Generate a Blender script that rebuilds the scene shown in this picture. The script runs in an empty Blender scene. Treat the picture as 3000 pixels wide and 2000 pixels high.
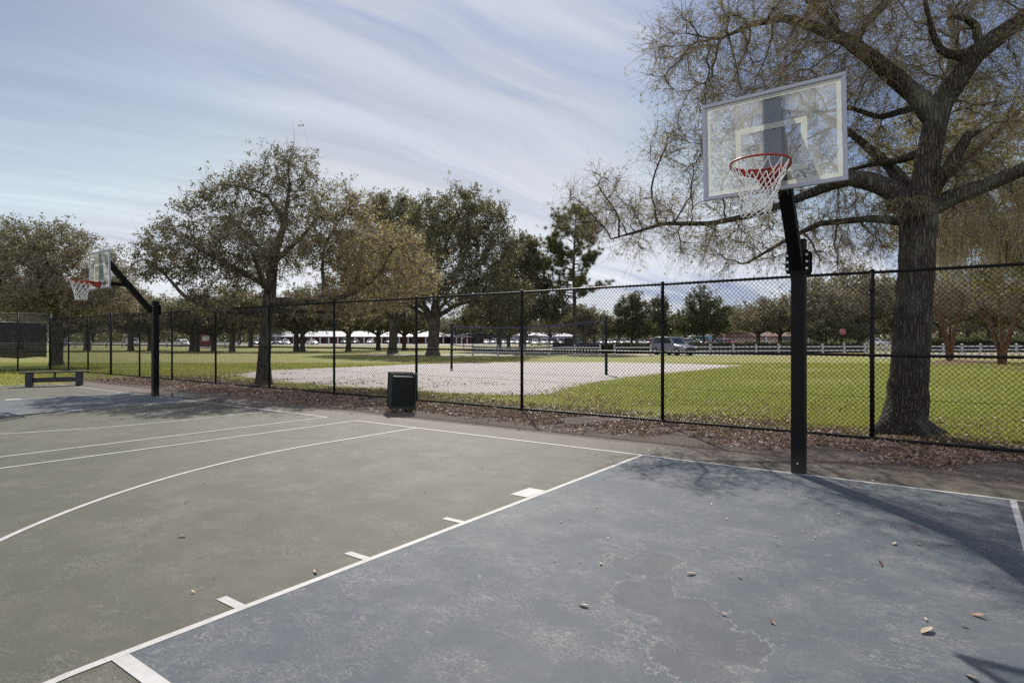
import bpy, math, random
import numpy as np
from mathutils import Vector, Matrix
random.seed(7)
RNG = np.random.default_rng(7)
scene = bpy.context.scene
COL = scene.collection
R = math.radians

# ------------------------------------------------------------------ helpers
F, CX, HY, EYE = 1800.0, 1500.0, 993.0, 1.5
def P(X, Y, d):                       # a place seen at (X, Y) that stands d metres away
    return np.array([(X - CX) / F * d, d, EYE + (HY - Y) / F * d])
def G(X, Y):                          # the same for a place on the ground
    d = F * EYE / (Y - HY)
    return np.array([(X - CX) / F * d, d, 0.0])

def tag(o, label=None, cat=None, group=None, kind=None):
    if label: o['label'] = label
    if cat: o['category'] = cat
    if group: o['group'] = group
    if kind: o['kind'] = kind
    return o
def empty(name, loc=(0, 0, 0), rz=0.0):
    o = bpy.data.objects.new(name, None); COL.objects.link(o)
    o.location = loc; o.rotation_euler = (0, 0, rz); o.empty_display_size = 0.2
    return o
def link(name, me, parent=None, loc=None):
    o = bpy.data.objects.new(name, me); COL.objects.link(o)
    if parent is not None: o.parent = parent
    if loc is not None: o.location = loc
    return o
def copy_tree(o, parent=None):
    c = o.copy(); COL.objects.link(c)
    if parent is not None: c.parent = parent
    for ch in list(o.children): copy_tree(ch, c)
    return c

def np_mesh(name, verts, facesets, mats, smooth=False, midx=None):
    """verts (N,3); facesets: list of (M,k) int arrays"""
    me = bpy.data.meshes.new(name)
    verts = np.asarray(verts, dtype=np.float32)
    me.vertices.add(len(verts)); me.vertices.foreach_set('co', verts.ravel())
    facesets = [np.asarray(f, dtype=np.int32) for f in facesets if len(f)]
    loops = np.concatenate([f.ravel() for f in facesets])
    tot = np.concatenate([np.full(len(f), f.shape[1], dtype=np.int32) for f in facesets])
    st = np.concatenate([[0], np.cumsum(tot)[:-1]]).astype(np.int32)
    me.loops.add(len(loops)); me.loops.foreach_set('vertex_index', loops)
    me.polygons.add(len(tot)); me.polygons.foreach_set('loop_start', st); me.polygons.foreach_set('loop_total', tot)
    for m in (mats if isinstance(mats, (list, tuple)) else [mats]): me.materials.append(m)
    if midx is not None: me.polygons.foreach_set('material_index', np.asarray(midx, dtype=np.int32))
    me.polygons.foreach_set('use_smooth', np.full(len(tot), smooth, dtype=bool))
    me.update(calc_edges=True); me.validate()
    return me

class MB:
    """collects boxes, tubes, prisms, lofts; build() links them as one mesh"""
    def __init__(s): s.v = []; s.f = []; s.m = []; s.sm = []
    def add(s, vs, fs, mi=0, smooth=False):
        b = len(s.v); s.v += [tuple(map(float, p)) for p in vs]
        for f in fs: s.f.append([b + i for i in f]); s.m.append(mi); s.sm.append(smooth)
    def box(s, c, size, M=None, mi=0, bev=0.0):
        x, y, z = [q / 2 for q in size]; c = np.asarray(c, float)
        if bev <= 0:
            vs = [(-x,-y,-z),(x,-y,-z),(x,y,-z),(-x,y,-z),(-x,-y,z),(x,-y,z),(x,y,z),(-x,y,z)]
            fs = [(0,3,2,1),(4,5,6,7),(0,1,5,4),(1,2,6,5),(2,3,7,6),(3,0,4,7)]
        else:
            b = min(bev, x*.9, y*.9, z*.9); vs = []; 
            bm = bmesh_box(x, y, z, b); vs, fs = bm
        if M is not None: vs = [tuple(np.asarray(M) @ np.array(p)) for p in vs]
        s.add([np.array(p) + c for p in vs], fs, mi)
    def tube(s, pts, rad, n=8, cap=True, mi=0, smooth=True):
        v, q = tube_np(np.asarray(pts, float), np.broadcast_to(np.asarray(rad, float), (len(pts),)), n)
        b = len(s.v); s.v += [tuple(p) for p in v]
        for f in q: s.f.append([b + i for i in f]); s.m.append(mi); s.sm.append(smooth)
        if cap:
            s.f.append([b + i for i in range(n)][::-1]); s.m.append(mi); s.sm.append(False)
            s.f.append([b + (len(pts) - 1) * n + i for i in range(n)]); s.m.append(mi); s.sm.append(False)
    def prism(s, poly, z0, z1, mi=0):
        n = len(poly)
        vs = [(p[0], p[1], z0) for p in poly] + [(p[0], p[1], z1) for p in poly]
        fs = [tuple(range(n))[::-1], tuple(range(n, 2 * n))] + [(i, (i + 1) % n, n + (i + 1) % n, n + i) for i in range(n)]
        s.add(vs, fs, mi)
    def build(s, name, mats, parent=None, loc=None):
        me = bpy.data.meshes.new(name); me.from_pydata(s.v, [], s.f)
        for m in (mats if isinstance(mats, (list, tuple)) else [mats]): me.materials.append(m)
        me.polygons.foreach_set('material_index', s.m); me.polygons.foreach_set('use_smooth', s.sm)
        me.update(); me.validate()
        return link(name, me, parent, loc)

def bmesh_box(x, y, z, b):
    import bmesh
    bm = bmesh.new(); bmesh.ops.create_cube(bm, size=1.0)
    for v in bm.verts: v.co = (v.co.x * 2 * x, v.co.y * 2 * y, v.co.z * 2 * z)
    bmesh.ops.bevel(bm, geom=list(bm.edges), offset=b, segments=2, profile=.6, affect='EDGES')
    bm.verts.index_update()
    vs = [tuple(v.co) for v in bm.verts]; fs = [tuple(v.index for v in f.verts) for f in bm.faces]
    bm.free(); return vs, fs

def tube_np(pts, rad, n):
    t = np.gradient(pts, axis=0); t /= np.linalg.norm(t, axis=1, keepdims=True) + 1e-9
    up = np.array([0.0, 0, 1]) if abs(t[0][2]) < .9 else np.array([1.0, 0, 0])
    ns = np.zeros_like(pts); a = np.cross(t[0], up); a /= np.linalg.norm(a)
    for i in range(len(pts)):
        a = a - t[i] * np.dot(a, t[i]); l = np.linalg.norm(a)
        if l < 1e-6: a = np.cross(t[i], [0.3, .5, .8]); l = np.linalg.norm(a)
        a = a / l; ns[i] = a
    bs = np.cross(t, ns)
    ang = np.arange(n) * 2 * math.pi / n
    v = pts[:, None, :] + rad[:, None, None] * (np.cos(ang)[None, :, None] * ns[:, None, :] + np.sin(ang)[None, :, None] * bs[:, None, :])
    i = np.arange(len(pts) - 1)[:, None] * n; j = np.arange(n)[None, :]; k = (j + 1) % n
    q = np.stack([i + j, i + k, i + n + k, i + n + j], -1).reshape(-1, 4)
    return v.reshape(-1, 3), q

# ------------------------------------------------------------------ materials
def mat(name):
    m = bpy.data.materials.new(name); m.use_nodes = True
    nt = m.node_tree; nt.nodes.clear()
    return m, nt
def N(nt, typ, **kw):
    n = nt.nodes.new(typ)
    for k, v in kw.items():
        if k.startswith('i_'):
            key = k[2:]; key = int(key) if key.isdigit() else key
            n.inputs[key].default_value = v
        else: setattr(n, k, v)
    return n
def L(nt, a, b): nt.links.new(a, b)
def ramp(nt, fac, stops, interp='LINEAR'):
    n = nt.nodes.new('ShaderNodeValToRGB'); n.color_ramp.interpolation = interp
    e = n.color_ramp.elements
    while len(e) < len(stops): e.new(0.5)
    for el, (p, c) in zip(e, stops):
        el.position = p; el.color = (c[0], c[1], c[2], 1) if not isinstance(c, (int, float)) else (c, c, c, 1)
    L(nt, fac, n.inputs[0]); return n.outputs[0]
def mixc(nt, fac, a, b, typ='MIX'):
    n = nt.nodes.new('ShaderNodeMix'); n.data_type = 'RGBA'; n.blend_type = typ
    for s, v in ((0, fac), (6, a), (7, b)):
        if hasattr(v, 'is_linked'): L(nt, v, n.inputs[s])
        else: n.inputs[s].default_value = v if isinstance(v, (int, float)) else (v[0], v[1], v[2], 1)
    return n.outputs[2]
def math_(nt, op, a, b=None, c=None):
    n = nt.nodes.new('ShaderNodeMath'); n.operation = op
    for i, v in enumerate((a, b, c)):
        if v is None: continue
        if hasattr(v, 'is_linked'): L(nt, v, n.inputs[i])
        else: n.inputs[i].default_value = v
    return n.outputs[0]
def noise(nt, vec, scale, detail=4, rough=.55, dist=0.0):
    n = N(nt, 'ShaderNodeTexNoise'); n.inputs['Scale'].default_value = scale
    n.inputs['Detail'].default_value = detail; n.inputs['Roughness'].default_value = rough; n.inputs['Distortion'].default_value = dist
    if vec is not None: L(nt, vec, n.inputs['Vector'])
    return n.outputs['Fac']
def mapping(nt, vec, scale=(1, 1, 1), rot=(0, 0, 0), loc=(0, 0, 0)):
    n = N(nt, 'ShaderNodeMapping'); n.inputs['Scale'].default_value = scale; n.inputs['Rotation'].default_value = rot; n.inputs['Location'].default_value = loc
    L(nt, vec, n.inputs['Vector']); return n.outputs[0]
def objco(nt): return N(nt, 'ShaderNodeTexCoord').outputs['Object']
def out(nt, sh): o = N(nt, 'ShaderNodeOutputMaterial'); L(nt, sh, o.inputs['Surface'])
def bsdf(nt, col, rough=.6, spec=.5, metal=0.0, bump=None, bstr=.3, bdist=.01, **kw):
    b = N(nt, 'ShaderNodeBsdfPrincipled')
    if hasattr(col, 'is_linked'): L(nt, col, b.inputs['Base Color'])
    else: b.inputs['Base Color'].default_value = (*col, 1)
    if hasattr(rough, 'is_linked'): L(nt, rough, b.inputs['Roughness'])
    else: b.inputs['Roughness'].default_value = rough
    b.inputs['Specular IOR Level'].default_value = spec; b.inputs['Metallic'].default_value = metal
    for k, v in kw.items(): b.inputs[k.replace('_', ' ')].default_value = v
    if bump is not None:
        n = N(nt, 'ShaderNodeBump'); n.inputs['Strength'].default_value = bstr; n.inputs['Distance'].default_value = bdist
        L(nt, bump, n.inputs['Height']); L(nt, n.outputs[0], b.inputs['Normal'])
    return b.outputs[0]
def simple(name, col, rough=.6, var=.15, scale=6, spec=.5, metal=0.0, bump=0.0):
    """colour with worn patches, so that nothing is perfectly even"""
    m, nt = mat(name); oc = objco(nt)
    n = noise(nt, oc, scale, 6, .65)
    c = mixc(nt, n, [q * (1 - var) for q in col], [min(1, q * (1 + var)) for q in col])
    r = math_(nt, 'MULTIPLY_ADD', n, .25, rough - .12)
    out(nt, bsdf(nt, c, r, spec, metal, bump=noise(nt, oc, scale * 12, 3) if bump else None, bstr=bump))
    return m

def leaf_mat(name, stops, transl=.45, rough=.35, spec=.32):
    m, nt = mat(name)
    ri = N(nt, 'ShaderNodeNewGeometry').outputs['Random Per Island']
    c = ramp(nt, ri, stops)
    p = bsdf(nt, c, rough, spec)
    t = N(nt, 'ShaderNodeBsdfTranslucent'); c2 = mixc(nt, .35, c, (.30, .30, .05), 'MIX'); L(nt, c2, t.inputs['Color'])
    mx = N(nt, 'ShaderNodeMixShader'); mx.inputs[0].default_value = transl
    L(nt, p, mx.inputs[1]); L(nt, t.outputs[0], mx.inputs[2]); out(nt, mx.outputs[0])
    return m
def bark_mat(name, dark, light, s=1.0, bump=.9):
    m, nt = mat(name); oc = objco(nt)
    mp = mapping(nt, oc, (1, 1, .15))
    v = N(nt, 'ShaderNodeTexVoronoi'); v.feature = 'DISTANCE_TO_EDGE'; v.inputs['Scale'].default_value = 26 * s
    wob = N(nt, 'ShaderNodeMix'); wob.data_type = 'VECTOR'
    nv = N(nt, 'ShaderNodeTexNoise'); nv.inputs['Scale'].default_value = 9 * s; nv.inputs['Detail'].default_value = 3; L(nt, mp, nv.inputs['Vector'])
    ad = N(nt, 'ShaderNodeVectorMath'); ad.operation = 'MULTIPLY_ADD'; L(nt, nv.outputs['Color'], ad.inputs[0]); ad.inputs[1].default_value = (.08, .08, .08); L(nt, mp, ad.inputs[2])
    L(nt, ad.outputs[0], v.inputs['Vector'])
    ridge = ramp(nt, v.outputs['Distance'], [(0.0, 0.0), (.28, 1.0)])
    n2 = noise(nt, oc, 40 * s, 6, .7); n3 = noise(nt, oc, 1.6, 4, .6)
    c = mixc(nt, n2, dark, light)
    c = mixc(nt, math_(nt, 'MULTIPLY', ridge, .75), [q * .35 for q in dark], c)
    c = mixc(nt, ramp(nt, n3, [(.5, 0), (.66, .55)]), c, (.16, .17, .13))      # lichen
    h = math_(nt, 'MULTIPLY_ADD', n2, .35, ridge)
    out(nt, bsdf(nt, c, .9, .15, bump=h, bstr=bump, bdist=.03))
    return m

M = {}
M['black'] = simple('black_powder_coat', (.005, .005, .006), .45, .3, 9, spec=.12)
M['vinyl'] = simple('black_vinyl', (.006, .006, .007), .42, .2, 4, spec=.2)
M['wire'] = simple('galvanised_wire', (.16, .16, .17), .35, .2, 4, metal=.6)
m, nt = mat('scuffed_black_paint'); oc = objco(nt); n_ = noise(nt, mapping(nt, oc, (1, 1, .35)), 9, 7, .75); sc_ = ramp(nt, n_, [(.60, 0), (.70, .6)])
dz_ = N(nt, 'ShaderNodeSeparateXYZ'); L(nt, oc, dz_.inputs[0]); ds_ = ramp(nt, math_(nt, 'ADD', dz_.outputs['Z'], math_(nt, 'MULTIPLY', n_, .25)), [(.12, .55), (.42, 0)])
out(nt, bsdf(nt, mixc(nt, ds_, mixc(nt, sc_, (.005, .005, .006), (.035, .032, .030)), (.06, .052, .045)), .5, .14)); M['pole'] = m
M['bolt'] = simple('zinc_bolt', (.55, .56, .58), .4, .1, 40, metal=.7)
M['alu'] = simple('grey_aluminium', (.34, .35, .41), .5, .12, 5, metal=.15)
M['rim'] = simple('red_enamel', (.32, .022, .012), .4, .3, 14)
M['net'] = simple('white_cord', (.78, .77, .74), .8, .12, 20)
M['plate'] = simple('blue_grey_steel', (.045, .06, .085), .5, .2, 6)
M['bench'] = simple('black_plastic_plank', (.016, .016, .018), .55, .25, 8, bump=.1)
M['canmetal'] = simple('green_coated_steel', (.0028, .010, .007), .5, .25, 10)
M['canliner'] = simple('black_liner', (.006, .007, .007), .6, .2, 6)
M['whitepaint'] = simple('white_vinyl_rail', (.37, .375, .39), .5, .1, 3)
m, nt = mat('black_windscreen'); tr_ = N(nt, 'ShaderNodeBsdfTransparent'); mx_ = N(nt, 'ShaderNodeMixShader'); mx_.inputs[0].default_value = .22
L(nt, bsdf(nt, (.012, .012, .014), .75, .3), mx_.inputs[1]); L(nt, tr_.outputs[0], mx_.inputs[2]); out(nt, mx_.outputs[0]); M['screen'] = m
M['rubber'] = simple('tyre_rubber', (.015, .015, .016), .8, .2, 20)
M['glassdark'] = simple('car_glass', (.03, .04, .05), .08, .1, 2, spec=.8)
M['chrome'] = simple('bright_metal', (.6, .6, .62), .3, .1, 9, metal=.8)
M['redlamp'] = simple('red_lens', (.35, .01, .01), .25, .1, 9)
M['headlamp'] = simple('clear_lens', (.75, .77, .8), .15, .05, 9)
M['orange_stem'] = bark_mat('smooth_orange_bark', (.17, .085, .04), (.34, .19, .095), 1.0, .15)
M['bark'] = bark_mat('oak_bark', (.085, .072, .058), (.165, .143, .117), .85, 1.0)
M['bark_far'] = bark_mat('grey_bark', (.085, .073, .06), (.22, .195, .165), .5, .5)
M['twig'] = simple('twig_bark', (.21, .165, .12), .8, .4, 1.2)
M['moss'] = leaf_mat('spanish_moss', [(0, (.30, .26, .21)), (.5, (.42, .37, .30)), (1, (.52, .46, .39))], .45, .8, .1)
M['moss_dim'] = leaf_mat('weathered_moss', [(0, (.10, .09, .07)), (.5, (.16, .14, .11)), (1, (.22, .19, .15))], .3, .8, .1)
M['leaf_near'] = leaf_mat('spring_leaf', [(0, (.11, .095, .04)), (.45, (.24, .205, .075)), (.8, (.34, .30, .11)), (.93, (.14, .19, .045)), (1, (.38, .29, .09))], .5, .45)
M['leaf_dark'] = leaf_mat('evergreen_leaf', [(0, (0.035, 0.039, 0.023)), (.45, (0.062, 0.065, 0.037)), (.8, (0.098, 0.093, 0.054)), (.92, (0.162, 0.126, 0.070)), (1, (0.225, 0.153, 0.085))], .36, .45)
M['leaf_gold'] = leaf_mat('golden_leaf', [(0, (0.127, 0.095, 0.049)), (.4, (0.251, 0.200, 0.117)), (.75, (0.353, 0.271, 0.156)), (1, (0.414, 0.340, 0.211))], .5, .45)
M['leaf_mixed'] = leaf_mat('olive_leaf', [(0, (0.068, 0.063, 0.045)), (.5, (0.148, 0.130, 0.092)), (.8, (0.234, 0.187, 0.133)), (1, (0.301, 0.247, 0.179))], .4, .45)
M['leaf_grey'] = leaf_mat('grey_green_leaf', [(0, (0.050, 0.053, 0.040)), (.5, (0.100, 0.102, 0.076)), (.85, (0.153, 0.149, 0.107)), (1, (0.206, 0.185, 0.129))], .34, .45)
M['leaf_tan'] = leaf_mat('tan_twiggy_leaf', [(0, (0.141, 0.117, 0.096)), (.5, (0.274, 0.228, 0.186)), (1, (0.362, 0.313, 0.264))], .35, .6)
M['leaf_green'] = leaf_mat('magnolia_leaf', [(0, (.022, .036, .014)), (.6, (.048, .07, .025)), (1, (.10, .13, .045))], .35, .4)
M['needle'] = leaf_mat('pine_needle', [(0, (.035, .044, .022)), (.6, (.08, .092, .042)), (1, (.14, .145, .065))], .35, .5)
M['hedge'] = leaf_mat('hedge_leaf', [(0, (.012, .018, .008)), (.6, (.028, .038, .013)), (1, (.07, .085, .03))], .25, .4)
M['litter'] = leaf_mat('dry_leaf', [(0, (.08, .042, .03)), (.45, (.225, .142, .105)), (.85, (.34, .245, .20)), (1, (.42, .35, .305))], .18, .48, .4)
M['blade'] = leaf_mat('grass_blade', [(0, (.18, .23, .04)), (.45, (.28, .34, .06)), (.75, (.38, .39, .105)), (1, (.44, .36, .18))], .5, .5, .3)

def ground_material():
    m, nt = mat('park_grass'); oc = objco(nt)
    big = noise(nt, oc, .09, 4, .6); mid = noise(nt, oc, .5, 5, .65); fine = noise(nt, oc, 9, 6, .75); vf = noise(nt, oc, 45, 4, .8)
    c = mixc(nt, fine, (.16, .195, .034), (.32, .345, .075))
    c = mixc(nt, ramp(nt, mid, [(.40, 0), (.60, .85)]), c, (.29, .275, .085))
    c = mixc(nt, ramp(nt, big, [(.50, 0), (.62, .75)]), c, (.33, .23, .11))
    c = mixc(nt, ramp(nt, vf, [(.35, .55), (.6, 0)]), c, (.07, .085, .02))
    h = math_(nt, 'ADD', fine, vf)
    out(nt, bsdf(nt, c, .85, .2, bump=h, bstr=.7, bdist=.04)); return m
def sand_material():
    m, nt = mat('volleyball_sand'); oc = objco(nt)
    n = noise(nt, oc, .8, 6, .7); f = noise(nt, oc, 14, 5, .75); v = noise(nt, mapping(nt, oc, (1, 2.2, 1)), 4, 5, .7)
    c = mixc(nt, n, (.38, .35, .325), (.53, .495, .465)); c = mixc(nt, ramp(nt, f, [(.55, 0), (.75, .5)]), c, (.22, .18, .15))
    out(nt, bsdf(nt, c, .9, .2, bump=math_(nt, 'ADD', v, f), bstr=.8, bdist=.05)); return m
def dirt_material():
    m, nt = mat('bare_dirt'); oc = objco(nt)
    n = noise(nt, oc, 1.4, 6, .7); f = noise(nt, oc, 30, 5, .8)
    c = mixc(nt, n, (.125, .095, .075), (.30, .25, .21)); c = mixc(nt, ramp(nt, f, [(.42, .8), (.62, 0)]), c, (.05, .036, .028))
    out(nt, bsdf(nt, c, .9, .25, bump=math_(nt, 'ADD', n, f), bstr=.8, bdist=.03)); return m
def mulch_material():
    m, nt = mat('bark_mulch'); oc = objco(nt); f = noise(nt, oc, 16, 6, .8)
    out(nt, bsdf(nt, ramp(nt, f, [(.3, (.05, .03, .022)), (.55, (.16, .10, .075)), (.75, (.27, .19, .155))]), .9, .2, bump=f, bstr=.8, bdist=.04)); return m
def road_material():
    m, nt = mat('pale_asphalt'); oc = objco(nt); n = noise(nt, oc, .3, 6, .7); f = noise(nt, oc, 30, 3)
    out(nt, bsdf(nt, mixc(nt, n, (.20, .175, .165), (.31, .28, .265)), .75, .4, bump=f, bstr=.3)); return m

def court_material(name, base_a, base_b, wear, key=False):
    m, nt = mat(name); oc = objco(nt)
    n1 = noise(nt, oc, .35, 5, .6); n2 = noise(nt, oc, 2.6, 6, .7); grain = noise(nt, oc, 260, 3, .8); g2 = noise(nt, oc, 75, 4, .8)
    c = mixc(nt, ramp(nt, n1, [(.32, 0), (.68, 1)]), base_a, base_b)
    c = mixc(nt, ramp(nt, n2, [(.45, 0), (.8, .35)]), c, wear)
    c = mixc(nt, ramp(nt, grain, [(.35, .32), (.55, 0)]), c, [q * .45 for q in base_a])
    c = mixc(nt, ramp(nt, g2, [(.58, 0), (.75, .28)]), c, wear)
    st = noise(nt, oc, .9, 7, .68, .6)
    c = mixc(nt, ramp(nt, st, [(.50, 0), (.60, .30), (.64, 0)]), c, wear)          # dried puddle rims
    c = mixc(nt, ramp(nt, noise(nt, oc, .16, 3, .5), [(.45, 0), (.7, .35)]), c, [q * .72 for q in base_a])
    # short pale scuffs: thin contour lines of a noise, kept only where a second noise allows
    def scuff(scale, width, gate_scale, lo, hi, rot, sx, off):
        v = mapping(nt, oc, (sx, 1, 1), (0, 0, rot), off)
        a = math_(nt, 'ABSOLUTE', math_(nt, 'SUBTRACT', noise(nt, v, scale, 3, .6, .8), .5))
        line = ramp(nt, a, [(0, 1), (width, 0)])
        gate = ramp(nt, noise(nt, mapping(nt, oc, (1, 1, 1), (0, 0, 0), off), gate_scale, 5, .7), [(lo, 0), (hi, 1)])
        return math_(nt, 'MULTIPLY', line, gate)
    s = math_(nt, 'MAXIMUM', scuff(13, .022, 3.1, .54, .66, .5, .55, (3, 1, 0)), scuff(27, .04, 1.7, .48, .66, -.3, .45, (7, 5, 0)))
    s = math_(nt, 'MAXIMUM', s, scuff(44, .05, 2.3, .47, .68, 1.2, .6, (1, 9, 0)))
    spk = ramp(nt, noise(nt, oc, 150, 2, .6), [(.60, 0), (.72, 1)])
    c = mixc(nt, math_(nt, 'MULTIPLY', spk, .30 if key else .16), c, (.27, .265, .25))
    c = mixc(nt, math_(nt, 'MULTIPLY', s, .72 if key else .42), c, (.27, .265, .245))
    if key:
        # stained patch outlined by old cracks
        nn = noise(nt, oc, 2.3, 10, .62, .3)
        d = N(nt, 'ShaderNodeVectorMath'); d.operation = 'LENGTH'
        rot = mapping(nt, oc, (1, 1, 1), (0, 0, R(53.5)), CRACK_OFF)
        L(nt, mapping(nt, rot, (1 / 1.1, 1 / .28, 0)), d.inputs[0])
        blob = math_(nt, 'SUBTRACT', math_(nt, 'MULTIPLY_ADD', nn, 2.0, -.62), math_(nt, 'MULTIPLY', d.outputs['Value'], .42))
        c = mixc(nt, ramp(nt, blob, [(.0, 0), (.12, .42)]), c, (.066, .070, .072))
        edge = ramp(nt, math_(nt, 'ABSOLUTE', blob), [(0, .85), (.014, 0)])
        c = mixc(nt, edge, c, (.24, .235, .22))
    else:
        # brown leaf stain and pale dust where the court meets the dirt (object y = distance into the court)
        sp = N(nt, 'ShaderNodeSeparateXYZ'); L(nt, oc, sp.inputs[0])
        e = math_(nt, 'ADD', sp.outputs['Y'], math_(nt, 'MULTIPLY_ADD', n2, 1.6, -.8))
        c = mixc(nt, ramp(nt, math_(nt, 'MULTIPLY_ADD', e, .25, .5), [(.42, .85), (.66, 0)]), c, (.085, .068, .054))
        e2 = math_(nt, 'ADD', sp.outputs['Y'], math_(nt, 'MULTIPLY_ADD', n1, 1.2, -.6))
        c = mixc(nt, ramp(nt, math_(nt, 'MULTIPLY_ADD', e2, .5, .5), [(.0, .75), (.16, 0)]), c, (.20, .18, .165))
    r = math_(nt, 'MULTIPLY_ADD', n2, .2, .58)
    out(nt, bsdf(nt, c, r, .22, bump=math_(nt, 'ADD', grain, g2), bstr=.35, bdist=.004)); return m
def line_material():
    m, nt = mat('worn_line_paint'); oc = objco(nt); n = noise(nt, oc, 7, 6, .75); g = noise(nt, oc, 120, 3, .8)
    c = mixc(nt, ramp(nt, n, [(.35, .45), (.6, 0)]), (.46, .455, .44), (.24, .235, .21)); c = mixc(nt, ramp(nt, g, [(.3, .4), (.5, 0)]), c, (.28, .28, .26))
    out(nt, bsdf(nt, c, .65, .3)); return m
M['ground'] = ground_material(); M['sand'] = sand_material(); M['dirt'] = dirt_material(); M['mulch'] = mulch_material(); M['road'] = road_material()
M['line'] = line_material()

# ------------------------------------------------------------------ court frame (u along the baseline to the right, v into the court)
O = np.array([3.217, 6.89, 0.0])                 # foot of the near goal
U = np.array([.804, -.594, 0.0]); V = np.array([-.594, -.804, 0.0]); Z = np.array([0, 0, 1.0])
YAW = math.atan2(U[1], U[0])
O0 = O + V * .07
def C(u, v, z=0.0): return O0 + U * u + V * v + Z * z
FAR_U = -15.57
Rm = np.array([[U[0], V[0], 0], [U[1], V[1], 0], [0, 0, 1]])   # not right-handed; only used to map points

# court-local object space: x = u, y = v (mirrored frame is avoided by rotating with x = -u)
COURT_ROT = YAW + math.pi                         # local +x = -U, local +y = V
CRACK_W = np.array([.86, 3.3, 0.0])
_rel = CRACK_W - O0; cu, cv = -np.dot(_rel, U), np.dot(_rel, V)
_c, _s = math.cos(R(53.5)), math.sin(R(53.5))
CRACK_OFF = (-(_c * cu - _s * cv), -(_s * cu + _c * cv), 0.0)
M['court'] = court_material('olive_court_paint', (.062, .064, .044), (.088, .089, .064), (.128, .123, .10))
M['key'] = court_material('blue_court_paint', (.050, .067, .086), (.088, .101, .110), (.135, .143, .145), key=True)

def court_obj(name, polys, m, z):
    """polys of (u, v) points laid at height z, in the court's own frame"""
    mb = MB()
    for p in polys:
        mb.add([(-a, b, 0) for a, b in p], [tuple(range(len(p)))])
    o = mb.build(name, m); o.location = O0 + Z * z; o.rotation_euler = (0, 0, COURT_ROT)
    # faces up
    for pl in o.data.polygons:
        if pl.normal.z < 0: pl.flip()
    o.data.update()
    return tag(o, kind='structure')

# court slab with a ragged outer edge
def ragged(a, b, n, amp):
    a = np.array(a, float); b = np.array(b, float); t = np.linspace(0, 1, n)[:, None]
    d = (b - a) / np.linalg.norm(b - a); q = np.array([-d[1], d[0]])
    w = np.cumsum(RNG.normal(0, 1, n)); w = w - np.linspace(w[0], w[-1], n); w = w / (np.abs(w).max() + 1e-6)
    return [tuple(p) for p in (a + t * (b - a) + q * w[:, None] * amp)]
edge = ragged((12, -1.02), (-22.4, -.66), 120, .16)
court_poly = [(12, 26), (-26.2, 26), (-26.2, .1)] + edge[::-1]
court_poly = [(12, 26), (12, -1.02)] + edge[1:-1] + [(-22.4, -.66), (-23.35, .1), (-23.35, 26)]
court_obj('court', [court_poly], M['court'], 0.0)
LANE, FT = 1.86, 6.03
court_obj('key_paint', [[(LANE, 0), (-LANE, 0), (-LANE + .022 * 6.18, 6.18), (LANE, 6.18)]], M['key'], .002)
court_obj('key_paint', [[(FAR_U + LANE, 0), (FAR_U - LANE, 0), (FAR_U - LANE, FT), (FAR_U + LANE, FT)]], M['key'], .002)
def strip(pts, w):
    pts = np.array(pts, float); t = np.gradient(pts, axis=0); t /= np.linalg.norm(t, axis=1, keepdims=True)
    n = np.stack([-t[:, 1], t[:, 0]], 1) * w / 2
    a, b = pts + n, pts - n
    return [[tuple(a[i]), tuple(a[i + 1]), tuple(b[i + 1]), tuple(b[i])] for i in range(len(pts) - 1)]
def seg(a, b, w): return strip([a, b], w)
def arc(c, r, a0, a1, n=40): return [(c[0] + r * math.cos(t), c[1] + r * math.sin(t)) for t in np.linspace(a0, a1, n)]
W_ = .05
def court_lines(u0, left, right, three, taper=0.0, FT=6.03):
    L_ = []
    h = W_ / 2
    L_ += seg((u0 - left - h, 0), (u0 + right + h, 0), W_)
    L_ += seg((u0 - left, h + .001), (u0 - left, 24), W_) + seg((u0 + right, h + .001), (u0 + right, 24), W_)
    a3 = 1.84
    for s in (-1, 1): L_ += seg((u0 + s * three, h + .001), (u0 + s * three, a3), W_)
    L_ += strip([(u0 + three * math.cos(t), a3 + three * math.sin(t)) for t in np.linspace(0, math.pi, 70)], W_)
    for s in (-1, 1):
        tp = taper if s < 0 else 0.0
        L_ += seg((u0 + s * LANE, h + .001), (u0 + s * LANE + tp * FT, FT + h), W_)
        e = s * (LANE + h + .001) + tp * 2.45
        L_.append([(u0 + e, 2.3), (u0 + e, 2.62), (u0 + e + s * .2, 2.62), (u0 + e + s * .2, 2.3)])
        for v in (3.58, 4.6, 5.52):
            e = s * (LANE + h + .001) + tp * v
            L_.append([(u0 + e, v - .03), (u0 + e, v + .03), (u0 + e + s * .2, v + .03), (u0 + e + s * .2, v - .03)])
    tl = taper * FT; mid = u0 + tl / 2; rr = LANE - tl / 2
    L_ += seg((u0 - LANE + tl + h + .001, FT - .03), (u0 + LANE - h - .001, FT - .03), W_ * 1.5)
    L_ += strip([(mid + rr * math.cos(t), FT + h + .001 + rr * math.sin(t)) for t in np.linspace(0, math.pi, 40)], W_)
    return L_
court_obj('court_markings', court_lines(0, 7.5, 7.5, 5.95, .022, 6.18), M['line'], .004)
court_obj('court_markings', court_lines(FAR_U, 6.95, 7.2, 5.45), M['line'], .004)

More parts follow.
